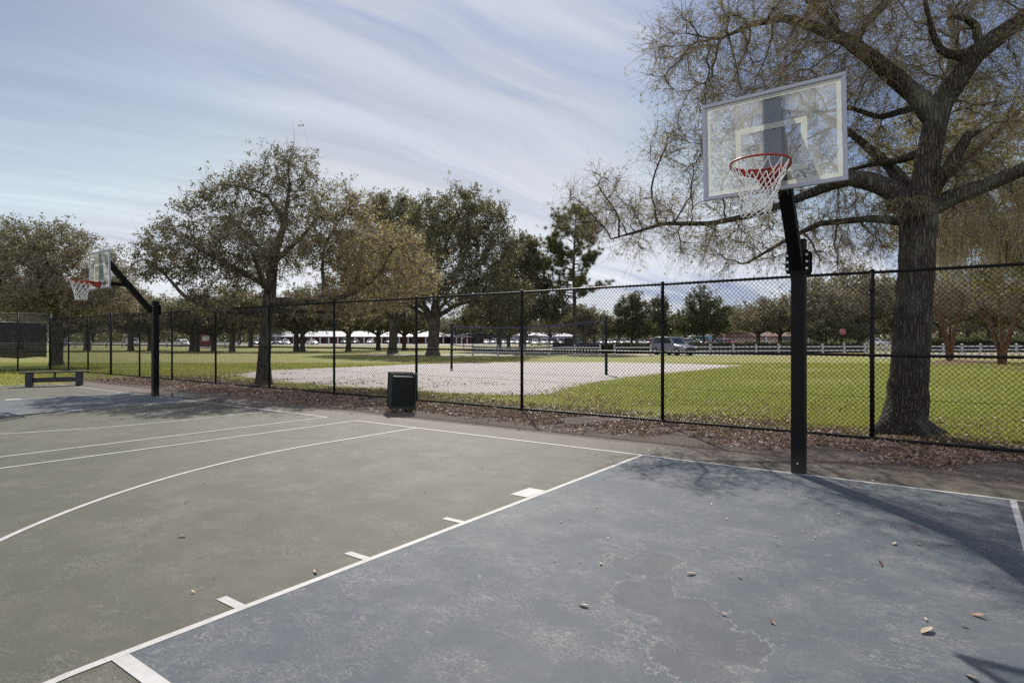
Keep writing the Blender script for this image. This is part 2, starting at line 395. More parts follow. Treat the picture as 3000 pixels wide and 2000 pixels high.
# ------------------------------------------------------------------ ground sheets
gm = MB(); s_ = 1500.0
gm.add([(-s_, -s_, 0), (s_, -s_, 0), (s_, s_, 0), (-s_, s_, 0)], [(0, 1, 2, 3)])
tag(gm.build('ground', M['ground'], loc=(0, 0, -.024)), kind='structure')
def blob_sheet(name, pts, m, z, rough=.12, sub=6, seed=1):
    rg = np.random.default_rng(seed); pts = np.array(pts, float)[:, :2]; outp = []
    n = len(pts)
    for i in range(n):
        a, b = pts[i], pts[(i + 1) % n]; d = b - a; q = np.array([-d[1], d[0]]); l = np.linalg.norm(d); q /= l + 1e-9
        for k in range(sub):
            t = k / sub; outp.append(a + d * t + q * rg.normal(0, rough) * min(1, l / 3))
    mb = MB(); mb.add([(p[0], p[1], 0) for p in outp], [tuple(range(len(outp)))])
    o = mb.build(name, m, loc=(0, 0, z))
    if o.data.polygons[0].normal.z < 0:
        o.data.polygons[0].flip(); o.data.update()
    return tag(o, kind='structure')
sand_px = [(670, 1098), (760, 1085), (900, 1079), (1050, 1073), (1200, 1066), (1350, 1062), (1550, 1060), (1800, 1060), (2000, 1064), (2175, 1069),
           (2110, 1077), (2000, 1088), (1850, 1102), (1740, 1119), (1650, 1137), (1610, 1152), (1540, 1157), (1400, 1154), (1250, 1146), (1100, 1137), (960, 1128), (820, 1114)]
blob_sheet('sand', [G(*p) for p in sand_px], M['sand'], -.016, .10, 12, 3)

# ------------------------------------------------------------------ chain link fence
FP = np.array([5.27, 9.0, 0.0]); FD = np.array([-.8, .6, 0.0]); FN = np.array([-.6, -.8, 0.0])
def fence_s(X):
    k = (X - CX) / F
    return (FP[0] - k * FP[1]) / (k * FD[1] - FD[0])
def FQ(s, z=0.0, off=0.0): return FP + FD * s + FN * off + Z * z
RAIL_T, RAIL_M, RAIL_B = 2.475, 1.265, .055
def chain_link(p0, d, nrm, length, z0, z1, wire=0.0042, cell=.0707, parent=None, name='chain_link_mesh', wm=None):
    h = cell / 2; nw = int(length / h); ns = int(round((z1 - z0) / h)) + 1
    i = np.arange(nw)[:, None]; k = np.arange(ns)[None, :]
    odd = (i + k) % 2
    s = (i + odd * 1.0) * h; z = z0 + k * h + 0 * i
    jit = RNG.normal(0, .0022, s.shape)
    offs = (odd * 2 - 1) * .0022
    pts = p0[None, None, :] + d[None, None, :] * (s + jit)[..., None] + nrm[None, None, :] * (offs + np.sin(s * .9) * np.sin(z * 1.9) * .012)[..., None] + Z[None, None, :] * (z + RNG.normal(0, .0015, s.shape))[..., None]
    # square wire: four corners around each point
    c = np.stack([d * wire, nrm * wire, -d * wire, -nrm * wire])
    v = (pts[:, :, None, :] + c[None, None, :, :]).reshape(-1, 3)
    base = (np.arange(nw)[:, None] * ns + np.arange(ns - 1)[None, :])[..., None] * 4
    j = np.arange(4)[None, None, :]; j2 = (j + 1) % 4
    q = np.stack([base + j, base + j2, base + 4 + j2, base + 4 + j], -1).reshape(-1, 4)
    return link(name, np_mesh(name, v, [q], wm or M['vinyl'], True), parent)

post_px = [2555, 1941, 1529, 1220, 979, 789, 632, 504, 409, 325, 258, 201]
S = [fence_s(x) for x in post_px]
S_L = fence_s(147); S_R = S[0] - 3.3
fence = tag(empty('chain_link_fence', FQ(0)), 'long black chain link fence running along the edge of the court', 'fence')
FL = -FQ(0)
def fpost(s, r, h, p):
    mb = MB(); a = FQ(s) + FL
    mb.tube([a + Z * -.05, a + Z * (h)], r, 12)
    mb.tube([a + Z * h, a + Z * (h + r * .55), a + Z * (h + r * .9)], [r * 1.12, r * .95, r * .3], 12)
    for zb in (.5, 1.0, 1.27, 1.8, 2.2): mb.tube([a + Z * zb, a + Z * (zb + .02)], r + .004, 12)
    return mb.build('post', M['vinyl'], p)
for s, x in zip(S + [S_R, S_R - 3.2], post_px + [0, 0]): fpost(s, .044 if x == 325 else .032, 2.50 if x != 325 else 2.56, fence)
for nm, z, r in (('top_rail', RAIL_T, .022), ('middle_rail', RAIL_M, .022), ('bottom_rail', RAIL_B, .022)):
    mb = MB(); s0, s1 = S_R - 6, S_L
    ss = np.linspace(s0, s1, 40)
    mb.tube([FQ(s, z, .034 if nm != 'top_rail' else 0.0) + FL + Z * (0.004 * math.sin(s * 1.7)) for s in ss], r, 10)
    mb.build(nm, M['vinyl'], fence)
mb = MB(); mb.tube([FQ(s, .64 + .006 * math.sin(s * 2.1), -.03) + FL for s in np.linspace(S_R - 6, S_L, 60)], .0028, 5); mb.build('tension_wire', M['vinyl'], fence)
chain_link(FQ(S_R - 6, 0, .036) + FL, FD, FN, S_L - S_R + 6, .03, RAIL_T + .035, parent=fence)
# tie wires / barbs along the top rail
# the taller screened fence that closes the far end of the court
SC = FQ(S_L)
back = tag(empty('screened_fence', SC), 'tall chain link fence with a dark windscreen hung on it, behind the bench', 'fence')
BD = np.array([-.62, -.785, 0.0]); BD /= np.linalg.norm(BD); BN = np.array([BD[1], -BD[0], 0])
if np.dot(BN, -SC) < 0: BN = -BN
for k, s in enumerate((0, 1.25, 4.3, 7.3)):
    mb = MB(); a = BD * s; r = .055 if k == 0 else .035
    mb.tube([a - Z * .05, a + Z * 2.74], r, 12); mb.tube([a + Z * 2.74, a + Z * 2.78, a + Z * 2.80], [r * 1.1, r, r * .3], 12)
    mb.build('post', M['vinyl'], back)
for nm, z in (('top_rail', 2.70), ('upper_rail', 2.27), ('middle_rail', 1.30), ('bottom_rail', .06)):
    mb = MB(); mb.tube([BD * .05 + Z * z, BD * 7.3 + Z * z], .022, 8); mb.build(nm, M['vinyl'] if nm != 'middle_rail' else simple('weathered_rail', (.16, .14, .13), .5), back)
chain_link(BD * 0.0 + BN * .04, BD, BN, 7.3, .03, 2.73, parent=back, wm=M['wire'])
mb = MB(); n = 24
vs = []; fs = []
for i in range(n + 1):
    for z in (.62 + .03 * math.sin(i * 1.3), 1.2, 1.8, 2.25): vs.append(BD * (.12 + 7.1 * i / n) - BN * (.045 + .02 * math.sin(i * .9 + z * 2)) + Z * z)
for i in range(n):
    for k in range(3): b = i * 4 + k; fs.append((b, b + 4, b + 5, b + 1))
mb.add(vs, fs, smooth=True)
sc_o = mb.build('windscreen', None or M['screen'], back)
md = sc_o.modifiers.new('thick', 'SOLIDIFY'); md.thickness = .004

# ------------------------------------------------------------------ basketball goals
def glass_material():
    m, nt = mat('dusty_acrylic'); oc = objco(nt)
    n = noise(nt, oc, 3.2, 7, .7); f = noise(nt, oc, 9, 5, .7)
    dust = math_(nt, 'MULTIPLY', ramp(nt, n, [(.38, .02), (.70, .25)]), ramp(nt, f, [(.3, .7), (.7, 1.0)]))
    tr = N(nt, 'ShaderNodeBsdfTransparent'); tr.inputs[0].default_value = (.93, .95, .95, 1)
    tl = N(nt, 'ShaderNodeBsdfTranslucent'); tl.inputs[0].default_value = (.80, .80, .74, 1)
    df = N(nt, 'ShaderNodeBsdfDiffuse'); df.inputs[0].default_value = (.42, .43, .41, 1)
    gl = N(nt, 'ShaderNodeBsdfGlossy'); gl.inputs['Roughness'].default_value = .04
    d2 = N(nt, 'ShaderNodeMixShader'); d2.inputs[0].default_value = .16; L(nt, tl.outputs[0], d2.inputs[1]); L(nt, df.outputs[0], d2.inputs[2])
    a = N(nt, 'ShaderNodeMixShader'); L(nt, dust, a.inputs[0]); L(nt, tr.outputs[0], a.inputs[1]); L(nt, d2.outputs[0], a.inputs[2])
    b = N(nt, 'ShaderNodeMixShader'); b.inputs[0].default_value = .04; L(nt, a.outputs[0], b.inputs[1]); L(nt, gl.outputs[0], b.inputs[2])
    out(nt, b.outputs[0]); return m
def bandpaint_material():
    m, nt = mat('faded_white_band'); oc = objco(nt); n = noise(nt, oc, 9, 6, .7)
    c = mixc(nt, n, (.68, .68, .62), (.78, .78, .73))
    p = bsdf(nt, c, .5, .4); t = N(nt, 'ShaderNodeBsdfTranslucent'); t.inputs[0].default_value = (.72, .72, .64, 1)
    tr = N(nt, 'ShaderNodeBsdfTransparent')
    a = N(nt, 'ShaderNodeMixShader'); a.inputs[0].default_value = .5; L(nt, p, a.inputs[1]); L(nt, t.outputs[0], a.inputs[2])
    b = N(nt, 'ShaderNodeMixShader'); L(nt, math_(nt, 'MULTIPLY_ADD', n, .35, .14), b.inputs[0]); L(nt, a.outputs[0], b.inputs[1]); L(nt, tr.outputs[0], b.inputs[2])
    out(nt, b.outputs[0]); return m
M['glass'] = glass_material(); M['band'] = bandpaint_material()
BW, BH = 1.22, .914

def make_goal(foot, board_c, yaw, roll, rim_drop, pole_h, clamp_z, seed, label):
    rg = np.random.default_rng(seed)
    g = tag(empty('basketball_hoop', foot), label, 'basketball hoop', 'basketball hoops along the fence')
    foot = np.asarray(foot, float)
    u = np.array([math.cos(yaw), math.sin(yaw), 0.0]); nf = np.array([math.sin(yaw), -math.cos(yaw), 0.0])   # nf: towards the court
    A = np.stack([u, nf, Z], 1)                    # columns: local axes (u, n, z)
    hw = .0715
    p = MB(); p.box((0, 0, pole_h / 2), (2 * hw, 2 * hw, pole_h), A, bev=.010)
    po_ = p.build('pole', M['pole'], g)
    b = MB(); b.tube([nf * hw + Z * .12, nf * (hw + .012) + Z * .12], .011, 6, smooth=False); b.build('bolt', M['bolt'], po_)
    p = MB(); p.box((0, 0, pole_h + .006), (2 * hw + .012, 2 * hw + .012, .012), A, bev=.004); p.build('pole_cap', M['black'], g)
    bc = np.asarray(board_c, float) - foot
    # arm: square tube from the clamp up to the middle of the board
    arm_end = bc - nf * .075 + Z * .345
    arm_start = nf * (hw + .03) + Z * clamp_z
    def beam(mb, a, b, w, h, mi=0):
        a = np.asarray(a, float); b = np.asarray(b, float)
        d = b - a; l = np.linalg.norm(d); d /= l; side = np.cross(d, Z); side /= np.linalg.norm(side); upv = np.cross(side, d)
        mb.box((a + b) / 2, (w, l, h), np.stack([side, d, upv], 1), mi, bev=.008)
    ab = MB(); beam(ab, arm_start - Z * .02, arm_end, .128, .128); arm_o = ab.build('arm', M['black'], g)
    sb = MB(); t = .70; mid = arm_start + (arm_end - arm_start) * t
    low = bc - nf * .12 - Z * (BH / 2 - .14)
    k = (low[2] - arm_start[2]) / (arm_end[2] - arm_start[2]); mid = arm_start + (arm_end - arm_start) * (k + .05); mid[2] = low[2]
    beam(sb, mid, low, .09, .09); sb.build('brace', M['black'], g)
    # clamp plates with bolts, front and back of the pole
    for sgn in (1, -1):
        cl = MB(); off = sgn * (hw + .012)
        poly = [(-.122, -.09), (-.105, -.125), (.105, -.125), (.122, -.09), (.122, .10), (.105, .135), (-.105, .135), (-.122, .10)]
        vs = [u * a + nf * (off - .009) + Z * (clamp_z + .02 + b) for a, b in poly] + [u * a + nf * (off + .009) + Z * (clamp_z + .02 + b) for a, b in poly]
        n8 = 8; cl.add(vs, [tuple(range(8))[::-1], tuple(range(8, 16))] + [(i, (i + 1) % 8, 8 + (i + 1) % 8, 8 + i) for i in range(8)])
        co = cl.build('clamp_plate', M['black'], g)
        for sx in (-1, 1):
            for dz in (-.075, 0.0, .075):
                b = MB(); c = u * (.099 * sx) + nf * (off + sgn * .009) + Z * (clamp_z + .025 + dz)
                b.tube([c, c + nf * sgn * .014], .0145, 6, smooth=False); b.build('bolt', M['bolt'], co)
    # backboard, built in its own rotated frame
    cr, sr = math.cos(roll), math.sin(roll)
    bu = u * cr + Z * sr; bz = Z * cr - u * sr
    B = np.stack([bu, nf, bz], 1)
    def bp(x, y, z): return bc + bu * x + nf * y + bz * z
    gb = MB(); gb.box(bc, (BW - .02, .012, BH - .02), B); 
    glass = gb.build('backboard', M['glass'], g)
    fr = MB(); t = .034; dpt = .038
    for z in (-1, 1): fr.box(bp(0, 0, z * (BH / 2 - t / 2)), (BW, dpt, t), B, bev=.004)
    for x in (-1, 1): fr.box(bp(x * (BW / 2 - t / 2), 0, 0), (t, dpt - .004, BH - 2 * t), B, bev=.004)
    fr.build('frame', M['alu'], glass)
    # painted border and target square, thin sheets on the front of the pane
    pb = MB()
    def quad(x0, x1, z0, z1): pb.add([bp(x0, .0085, z0), bp(x1, .0085, z0), bp(x1, .0085, z1), bp(x0, .0085, z1)], [(0, 1, 2, 3)])
    bx, bzz, w = BW / 2 - .034 - .004, BH / 2 - .034 - .004, .036
    quad(-bx, bx, bzz - w, bzz); quad(-bx, bx, -bzz, -bzz + w); quad(-bx, -bx + w, -bzz + w, bzz - w); quad(bx - w, bx, -bzz + w, bzz - w)
    sx, s0, s1, w = .305, -BH / 2 + .155, -BH / 2 + .155 + .455, .05
    quad(-sx, sx, s1 - w, s1); quad(-sx, -sx + w, s0 + w, s1 - w); quad(sx - w, sx, s0 + w, s1 - w); quad(-sx, sx, s0, s0 + w)
    pb.build('target_square', M['band'], glass)
    # vertical channel behind the pane that takes the arm
    ch = MB(); ch.box(bp(0, -.045, 0), (.155, .05, BH - .075), B, bev=.006); ch.build('back_channel', M['plate'], g)
    # rim: ring, bracket, net hooks
    rr = .2286 + .009
    rc = bc + nf * (.155 + .2286) + Z * (-BH / 2 + rim_drop)
    ring = MB(); ang = np.linspace(0, 2 * math.pi, 49)
    pts = [rc + u * math.cos(a) * rr + nf * math.sin(a) * rr for a in ang]
    ring.tube(pts, .0095, 8, cap=False)
    pts2 = [rc - Z * .026 + u * math.cos(a) * (rr + .001) + nf * math.sin(a) * (rr + .001) for a in ang[24:]]
    # back half carries a deep flange
    for i in range(24, 48):
        a0, a1 = ang[i], ang[i + 1]
        dd = lambda a: .018 + .055 * max(0, -math.sin(a)) ** 1.2
        q = [rc + u * math.cos(a) * rr + nf * math.sin(a) * rr - Z * dz for a, dz in ((a0, 0), (a1, 0), (a1, dd(a1)), (a0, dd(a0)))]
        qo = [pp + (pp - rc) * np.array([.012, .012, 0]) / rr for pp in q]
        ring.add(q + qo, [(0, 1, 2, 3), (4, 7, 6, 5), (3, 2, 6, 7)], smooth=True)
    rim_o = ring.build('rim', M['rim'], g)
    br = MB()
    wall = bc + nf * .012
    zt = rc[2]
    for sgn in (-1, 1):        # side gussets
        a = [wall + u * .075 * sgn + Z * (zt - wall[2] + .012), wall + u * .075 * sgn + Z * (zt - wall[2] - .145), rc - nf * rr * .93 + u * .10 * sgn - Z * .05, rc - nf * rr * .93 + u * .10 * sgn + Z * .008]
        b = [q - u * .008 * sgn for q in a]
        br.add(a + b, [(0, 1, 2, 3), (7, 6, 5, 4), (0, 4, 5, 1), (1, 5, 6, 2), (2, 6, 7, 3), (3, 7, 4, 0)])
    a = [wall - u * .09 + Z * (zt - wall[2] + .004), wall + u * .09 + Z * (zt - wall[2] + .004), rc - nf * rr * .9 + u * .11 + Z * .004, rc - nf * rr * .9 - u * .11 + Z * .004]
    br.add(a + [q - Z * .008 for q in a], [(0, 1, 2, 3), (7, 6, 5, 4), (0, 4, 5, 1), (1, 5, 6, 2), (2, 6, 7, 3), (3, 7, 4, 0)])
    br.box(wall + Z * (zt - wall[2] - .06), (.155, .014, .18), np.stack([u, nf, Z], 1), bev=.003)
    fa = [wall + nf * .004 + u * .07 * s - Z * (wall[2] - zt + .145) for s in (-1, 1)] + [rc - nf * rr * .95 + u * .09 * s - Z * .052 for s in (1, -1)]
    br.add(fa, [(0, 1, 2, 3)])
    br.build('rim_bracket', M['rim'], g)
    nb = MB()
    K = 12; rows = [(0.0, rr - .004), (-.10, .205), (-.175, .172), (-.24, .15), (-.30, .135), (-.355, .128), (-.405, .125)]
    node = {}
    for r_i, (dz, rad) in enumerate(rows):
        for k in range(K):
            a = 2 * math.pi * (k + .5 * (r_i % 2)) / K
            jx, jy, jz = rg.normal(0, .007, 3) * (0 if r_i == 0 else 1)
            node[r_i, k] = rc + u * (math.cos(a) * rad + jx - .012 * r_i * .5) + nf * (math.sin(a) * rad + jy) + Z * (dz - .012 + jz)
    for r_i in range(len(rows) - 1):
        for k in range(K):
            for kk in ((k, (k - 1) % K) if r_i % 2 == 0 else (k, (k + 1) % K)):
                a, b = node[r_i, k], node[r_i + 1, kk]
                m_ = (a + b) / 2 + (a + b - 2 * rc) * np.array([-.03, -.03, 0]) - Z * .006
                nb.tube([a, m_, b], .0047, 5, cap=False)
    for k in range(K):         # loops at the bottom hem
        a, b = node[len(rows) - 1, k], node[len(rows) - 1, (k + 1) % K]; nb.tube([a, (a + b) / 2 - Z * .022, b], .0037, 5, cap=False)
        h0 = node[0, k]; nb.tube([h0 + Z * .004, h0 - Z * .02 + (rc - h0) * .05, h0 - Z * .012], .003, 5, cap=False)
    nb.build('net', M['net'], g)
    return g
make_goal(O, (2.33, 5.537, 3.286), R(-35.5) , R(-1.1) * -1, .17, 2.60, 2.33, 1, 'large near basketball hoop with clear backboard, red rim and white net on black pole')
OF = C(FAR_U, -.07)
OF = np.array([-9.36, 16.12, 0.0])
make_goal(OF, OF + V * 1.30 + U * .03 + Z * 3.19, YAW, R(.6), .15, 2.48, 2.24, 2, 'distant basketball hoop at the left end of the court, past the bench')

# ------------------------------------------------------------------ trees
def resample(pts, step):
    pts = np.asarray(pts, float); d = np.linalg.norm(np.diff(pts[:, :3], axis=0), axis=1); t = np.concatenate([[0], np.cumsum(d)])
    n = max(2, int(round(t[-1] / step)) + 1); q = np.linspace(0, t[-1], n)
    return np.stack([np.interp(q, t, pts[:, k]) for k in range(pts.shape[1])], 1)
def ellipsoid_pts(rg, c, r, n, shell=2.4):
    d = rg.normal(0, 1, (n, 3)); d /= np.linalg.norm(d, axis=1, keepdims=True)
    return np.asarray(c) + d * np.asarray(r) * (rg.random((n, 1)) ** (1 / shell))
def grow(rg, guides, attr, step, infl, kill, iters=90, tropism=(0, 0, .05)):
    """space colonisation: guides = polylines [(x,y,z[,r])] first of which is the trunk"""
    pos = []; par = []; fix = []
    for gi, g in enumerate(guides):
        q = resample(g, step)
        if gi == 0: last = -1; st = 0
        else:
            P_ = np.array(pos); last = int(np.argmin(np.linalg.norm(P_ - q[0, :3], axis=1))); st = 1 if np.linalg.norm(P_[last] - q[0, :3]) < step * 1.2 else 0
        for k in range(st, len(q)):
            pos.append(q[k, :3]); par.append(last); last = len(pos) - 1; fix.append(q[k, 3] if q.shape[1] > 3 else 0.0)
    pos = [np.array(p) for p in pos]
    A = np.asarray(attr, float)
    best = np.full(len(A), 1e9); bi = np.full(len(A), -1)
    def upd(i0):
        nonlocal best, bi
        for i in range(i0, len(pos)):
            d = np.linalg.norm(A - pos[i], axis=1); m = d < best; best[m] = d[m]; bi[m] = i
    upd(0); trop = np.asarray(tropism, float); alive = best > kill
    for it in range(iters):
        act = alive & (best < infl)
        if not act.any():
            if not alive.any(): break
            act = alive & (best <= best[alive].min() + step)
        idx = np.unique(bi[act]); n0 = len(pos)
        for i in idx:
            dv = A[act & (bi == i)] - pos[i]; dv /= np.linalg.norm(dv, axis=1, keepdims=True) + 1e-9
            v = dv.mean(0) + rg.normal(0, .12, 3) + trop; l = np.linalg.norm(v)
            if l < 1e-3: continue
            pos.append(pos[i] + v / l * step * rg.uniform(.75, 1.2)); par.append(int(i)); fix.append(0.0)
        if len(pos) == n0: break
        upd(n0); alive &= best > kill
        if len(pos) > 9000: break
    return np.array(pos), np.array(par), np.array(fix)
def radii(pos, par, fix, tip, trunk_r):
    n = len(pos); leaves = np.zeros(n); kids = [[] for _ in range(n)]
    for i in range(n):
        if par[i] >= 0: kids[par[i]].append(i)
    # children always come after their parent
    for i in range(n - 1, -1, -1):
        if not kids[i]: leaves[i] = 1
        if par[i] >= 0: leaves[par[i]] += leaves[i]
    e = math.log(max(2.0, leaves[0])) / math.log(trunk_r / tip)
    r = tip * leaves ** (1 / e)
    m = fix > 0
    r[m] = fix[m]
    for i in range(n):
        if par[i] >= 0 and not m[i]: r[i] = min(r[i], r[par[i]] * .92)
    return r, kids, leaves
def wood_mesh(name, pos, par, r, kids, m, origin, sides=(10, 6, 4, 3), th=(.09, .035, .014), rmin=0.0, rough=0.0, rg=None):
    vs = []; fs = []; nb = 0
    stack = [(0, None)]
    while stack:
        i, p = stack.pop(); ch = [p] if p is not None else []; cur = i
        while True:
            ch.append(cur)
            ks = [k for k in kids[cur] if r[k] > rmin]
            if not ks: break
            ks.sort(key=lambda k: -r[k])
            for k in ks[1:]: stack.append((k, cur))
            cur = ks[0]
        if len(ch) < 2: continue
        rr = r[ch].copy()
        if p is not None: rr[0] = min(rr[0], rr[1] * 1.35)
        pts = pos[ch] - origin
        mx = rr.max(); n = sides[0] if mx > th[0] else sides[1] if mx > th[1] else sides[2] if mx > th[2] else sides[3]
        if mx > th[0] and rough > 0: n = 22
        v, q = tube_np(pts, rr, n)
        if mx > th[0] and rough > 0:
            v = v.reshape(len(pts), n, 3); cc = pts[:, None, :]
            w = 1 + rg.normal(0, rough, (len(pts), n, 1)); w = (w + np.roll(w, 1, 1)) / 2
            v = (cc + (v - cc) * w).reshape(-1, 3)
        vs.append(v); fs.append(q + nb); nb += len(v)
    return np_mesh(name, np.concatenate(vs), [np.concatenate(fs)], m, True)
def leaf_quads(rg, c, length, width, flat=.0, droop=None):
    n = len(c); d = rg.normal(0, 1, (n, 3)); d[:, 2] *= (1 - flat)
    if droop is not None: d += np.asarray(droop)
    d /= np.linalg.norm(d, axis=1, keepdims=True) + 1e-9
    s = np.cross(d, rg.normal(0, 1, (n, 3))); s /= np.linalg.norm(s, axis=1, keepdims=True) + 1e-9
    l = (length * rg.uniform(.6, 1.3, (n, 1))); w = (width * rg.uniform(.6, 1.3, (n, 1))) / 2
    nrm = np.cross(d, s)
    a = c - d * l / 2; b = c + s * w + nrm * w * .25; e = c + d * l / 2; f = c - s * w + nrm * w * .25
    v = np.stack([a, b, e, f], 1).reshape(-1, 3)
    return v, np.arange(4 * n).reshape(-1, 4)
def make_twigs(rg, base, dirs, length, r0, bend=.5, droop=0.0, seg=4):
    """many thin three-sided shoots; returns mesh arrays and points along them"""
    n = len(base); d = dirs / (np.linalg.norm(dirs, axis=1, keepdims=True) + 1e-9)
    ln = length * rg.uniform(.5, 1.5, (n, 1)); b2 = rg.normal(0, bend, (n, 3)) + np.array([0, 0, -droop])
    t = np.linspace(0, 1, seg)[None, :, None]
    wob = rg.normal(0, .022, (n, seg, 3)); wob[:, 0] = 0
    pts = base[:, None, :] + d[:, None, :] * ln[:, None, :] * t + b2[:, None, :] * ln[:, None, :] * (t ** 2) * .5 + wob * ln[:, None, :]
    up = np.cross(d, rg.normal(0, 1, (n, 3))); up /= np.linalg.norm(up, axis=1, keepdims=True) + 1e-9; sd = np.cross(d, up)
    ang = np.arange(3) * 2 * math.pi / 3
    off = np.cos(ang)[None, :, None] * up[:, None, :] + np.sin(ang)[None, :, None] * sd[:, None, :]
    rad = (r0 * rg.uniform(.7, 1.3, (n, 1)) * np.linspace(1, .35, seg)[None, :])
    v = pts[:, :, None, :] + off[:, None, :, :] * rad[:, :, None, None]
    i = (np.arange(n) * seg * 3)[:, None, None] + (np.arange(seg - 1) * 3)[None, :, None]; j = np.arange(3)[None, None, :]; k = (j + 1) % 3
    q = np.stack([i + j, i + k, i + 3 + k, i + 3 + j], -1).reshape(-1, 4)
    return v.reshape(-1, 3), q, pts

def make_tree(name, label, seed, guides, ells, tip, trunk_r, step, infl, kill, bark, leaf_of, nleaf, lsize, twigs=None, group=None, cat='tree', tropism=(0, 0, .05), bearing=2.2, leaf_sigma=.5, rough=0.0, lab_crowns=None, crown_by=None):
    rg = np.random.default_rng(seed)
    A = np.concatenate([ellipsoid_pts(rg, c, r, n) for c, r, n in ells])
    pos, par, fix = grow(rg, guides, A, step, infl, kill, tropism=tropism)
    r, kids, lv = radii(pos, par, fix, tip, trunk_r)
    org = np.array(guides[0][0][:3], float)
    root = tag(empty(name, org), label, cat, group)
    link('trunk', wood_mesh('trunk', pos, par, r, kids, bark, org, rough=rough, rg=rg), root)
    bear = np.where(r < tip * bearing)[0]; bear = bear[par[bear] >= 0]
    bd = pos[bear] - pos[par[bear]]; bd /= np.linalg.norm(bd, axis=1, keepdims=True) + 1e-9
    src = pos[bear]
    if twigs:
        tn, tl, tr, dr, tb = twigs['n'], twigs['len'], twigs['r'], twigs.get('droop', 0), twigs.get('bend', .5)
        ii = rg.integers(0, len(bear), tn); b0 = src[ii] - bd[ii] * step * rg.random((tn, 1))
        v, q, pts = make_twigs(rg, b0, bd[ii] + rg.normal(0, .75, (tn, 3)) + np.array([0, 0, -dr * .6]), tl, tr, tb, dr, twigs.get('seg', 4))
        link('twigs', np_mesh('twigs', v - org, [q], M['twig'], True), root)
        if twigs.get('second'):
            t2 = twigs['second']; i2 = rg.integers(0, tn, t2); k2 = rg.integers(1, pts.shape[1], t2)
            v, q, p2 = make_twigs(rg, pts[i2, k2], pts[i2, k2] - pts[i2, k2 - 1] + rg.normal(0, .03, (t2, 3)) * tl * 8, tl * .45, tr * .65, tb, dr * .5, 3)
            link('twigs', np_mesh('twigs', v - org, [q], M['twig'], True), root)
            lp = np.concatenate([pts[:, 1:].reshape(-1, 3), np.repeat(p2[:, 1:].reshape(-1, 3), 2, 0)])
        else: lp = pts[:, 1:].reshape(-1, 3)
    else: lp = src
    # leaves gather in small sprays
    ns = max(1, nleaf // 9); ci = lp[rg.integers(0, len(lp), ns)] + rg.normal(0, leaf_sigma * .75, (ns, 3))
    c = np.repeat(ci, 9, 0) + rg.normal(0, leaf_sigma * .30, (ns * 9, 3))
    which = crown_by(c, rg) if crown_by else np.zeros(len(c), int)
    for k, lm in enumerate(leaf_of):
        cc = c[which == k]
        if not len(cc): continue
        v, q = leaf_quads(rg, cc, lsize, lsize * .55)
        o = link('crown', np_mesh('crown', v - org, [q], lm, False), root)
        if lab_crowns: o['label'] = lab_crowns[k]
    return root, pos, r, par

def Ell(X, Y, d, rx, ry, rd, n):       # a lobe of a crown: centre as seen, radii as seen (px) and in depth (m)
    k = d / F
    return (P(X, Y, d), (rx * k, rd, ry * k), n)
def pl(*pts): return [tuple(P(X, Y, d)) + (r,) for X, Y, d, r in pts]

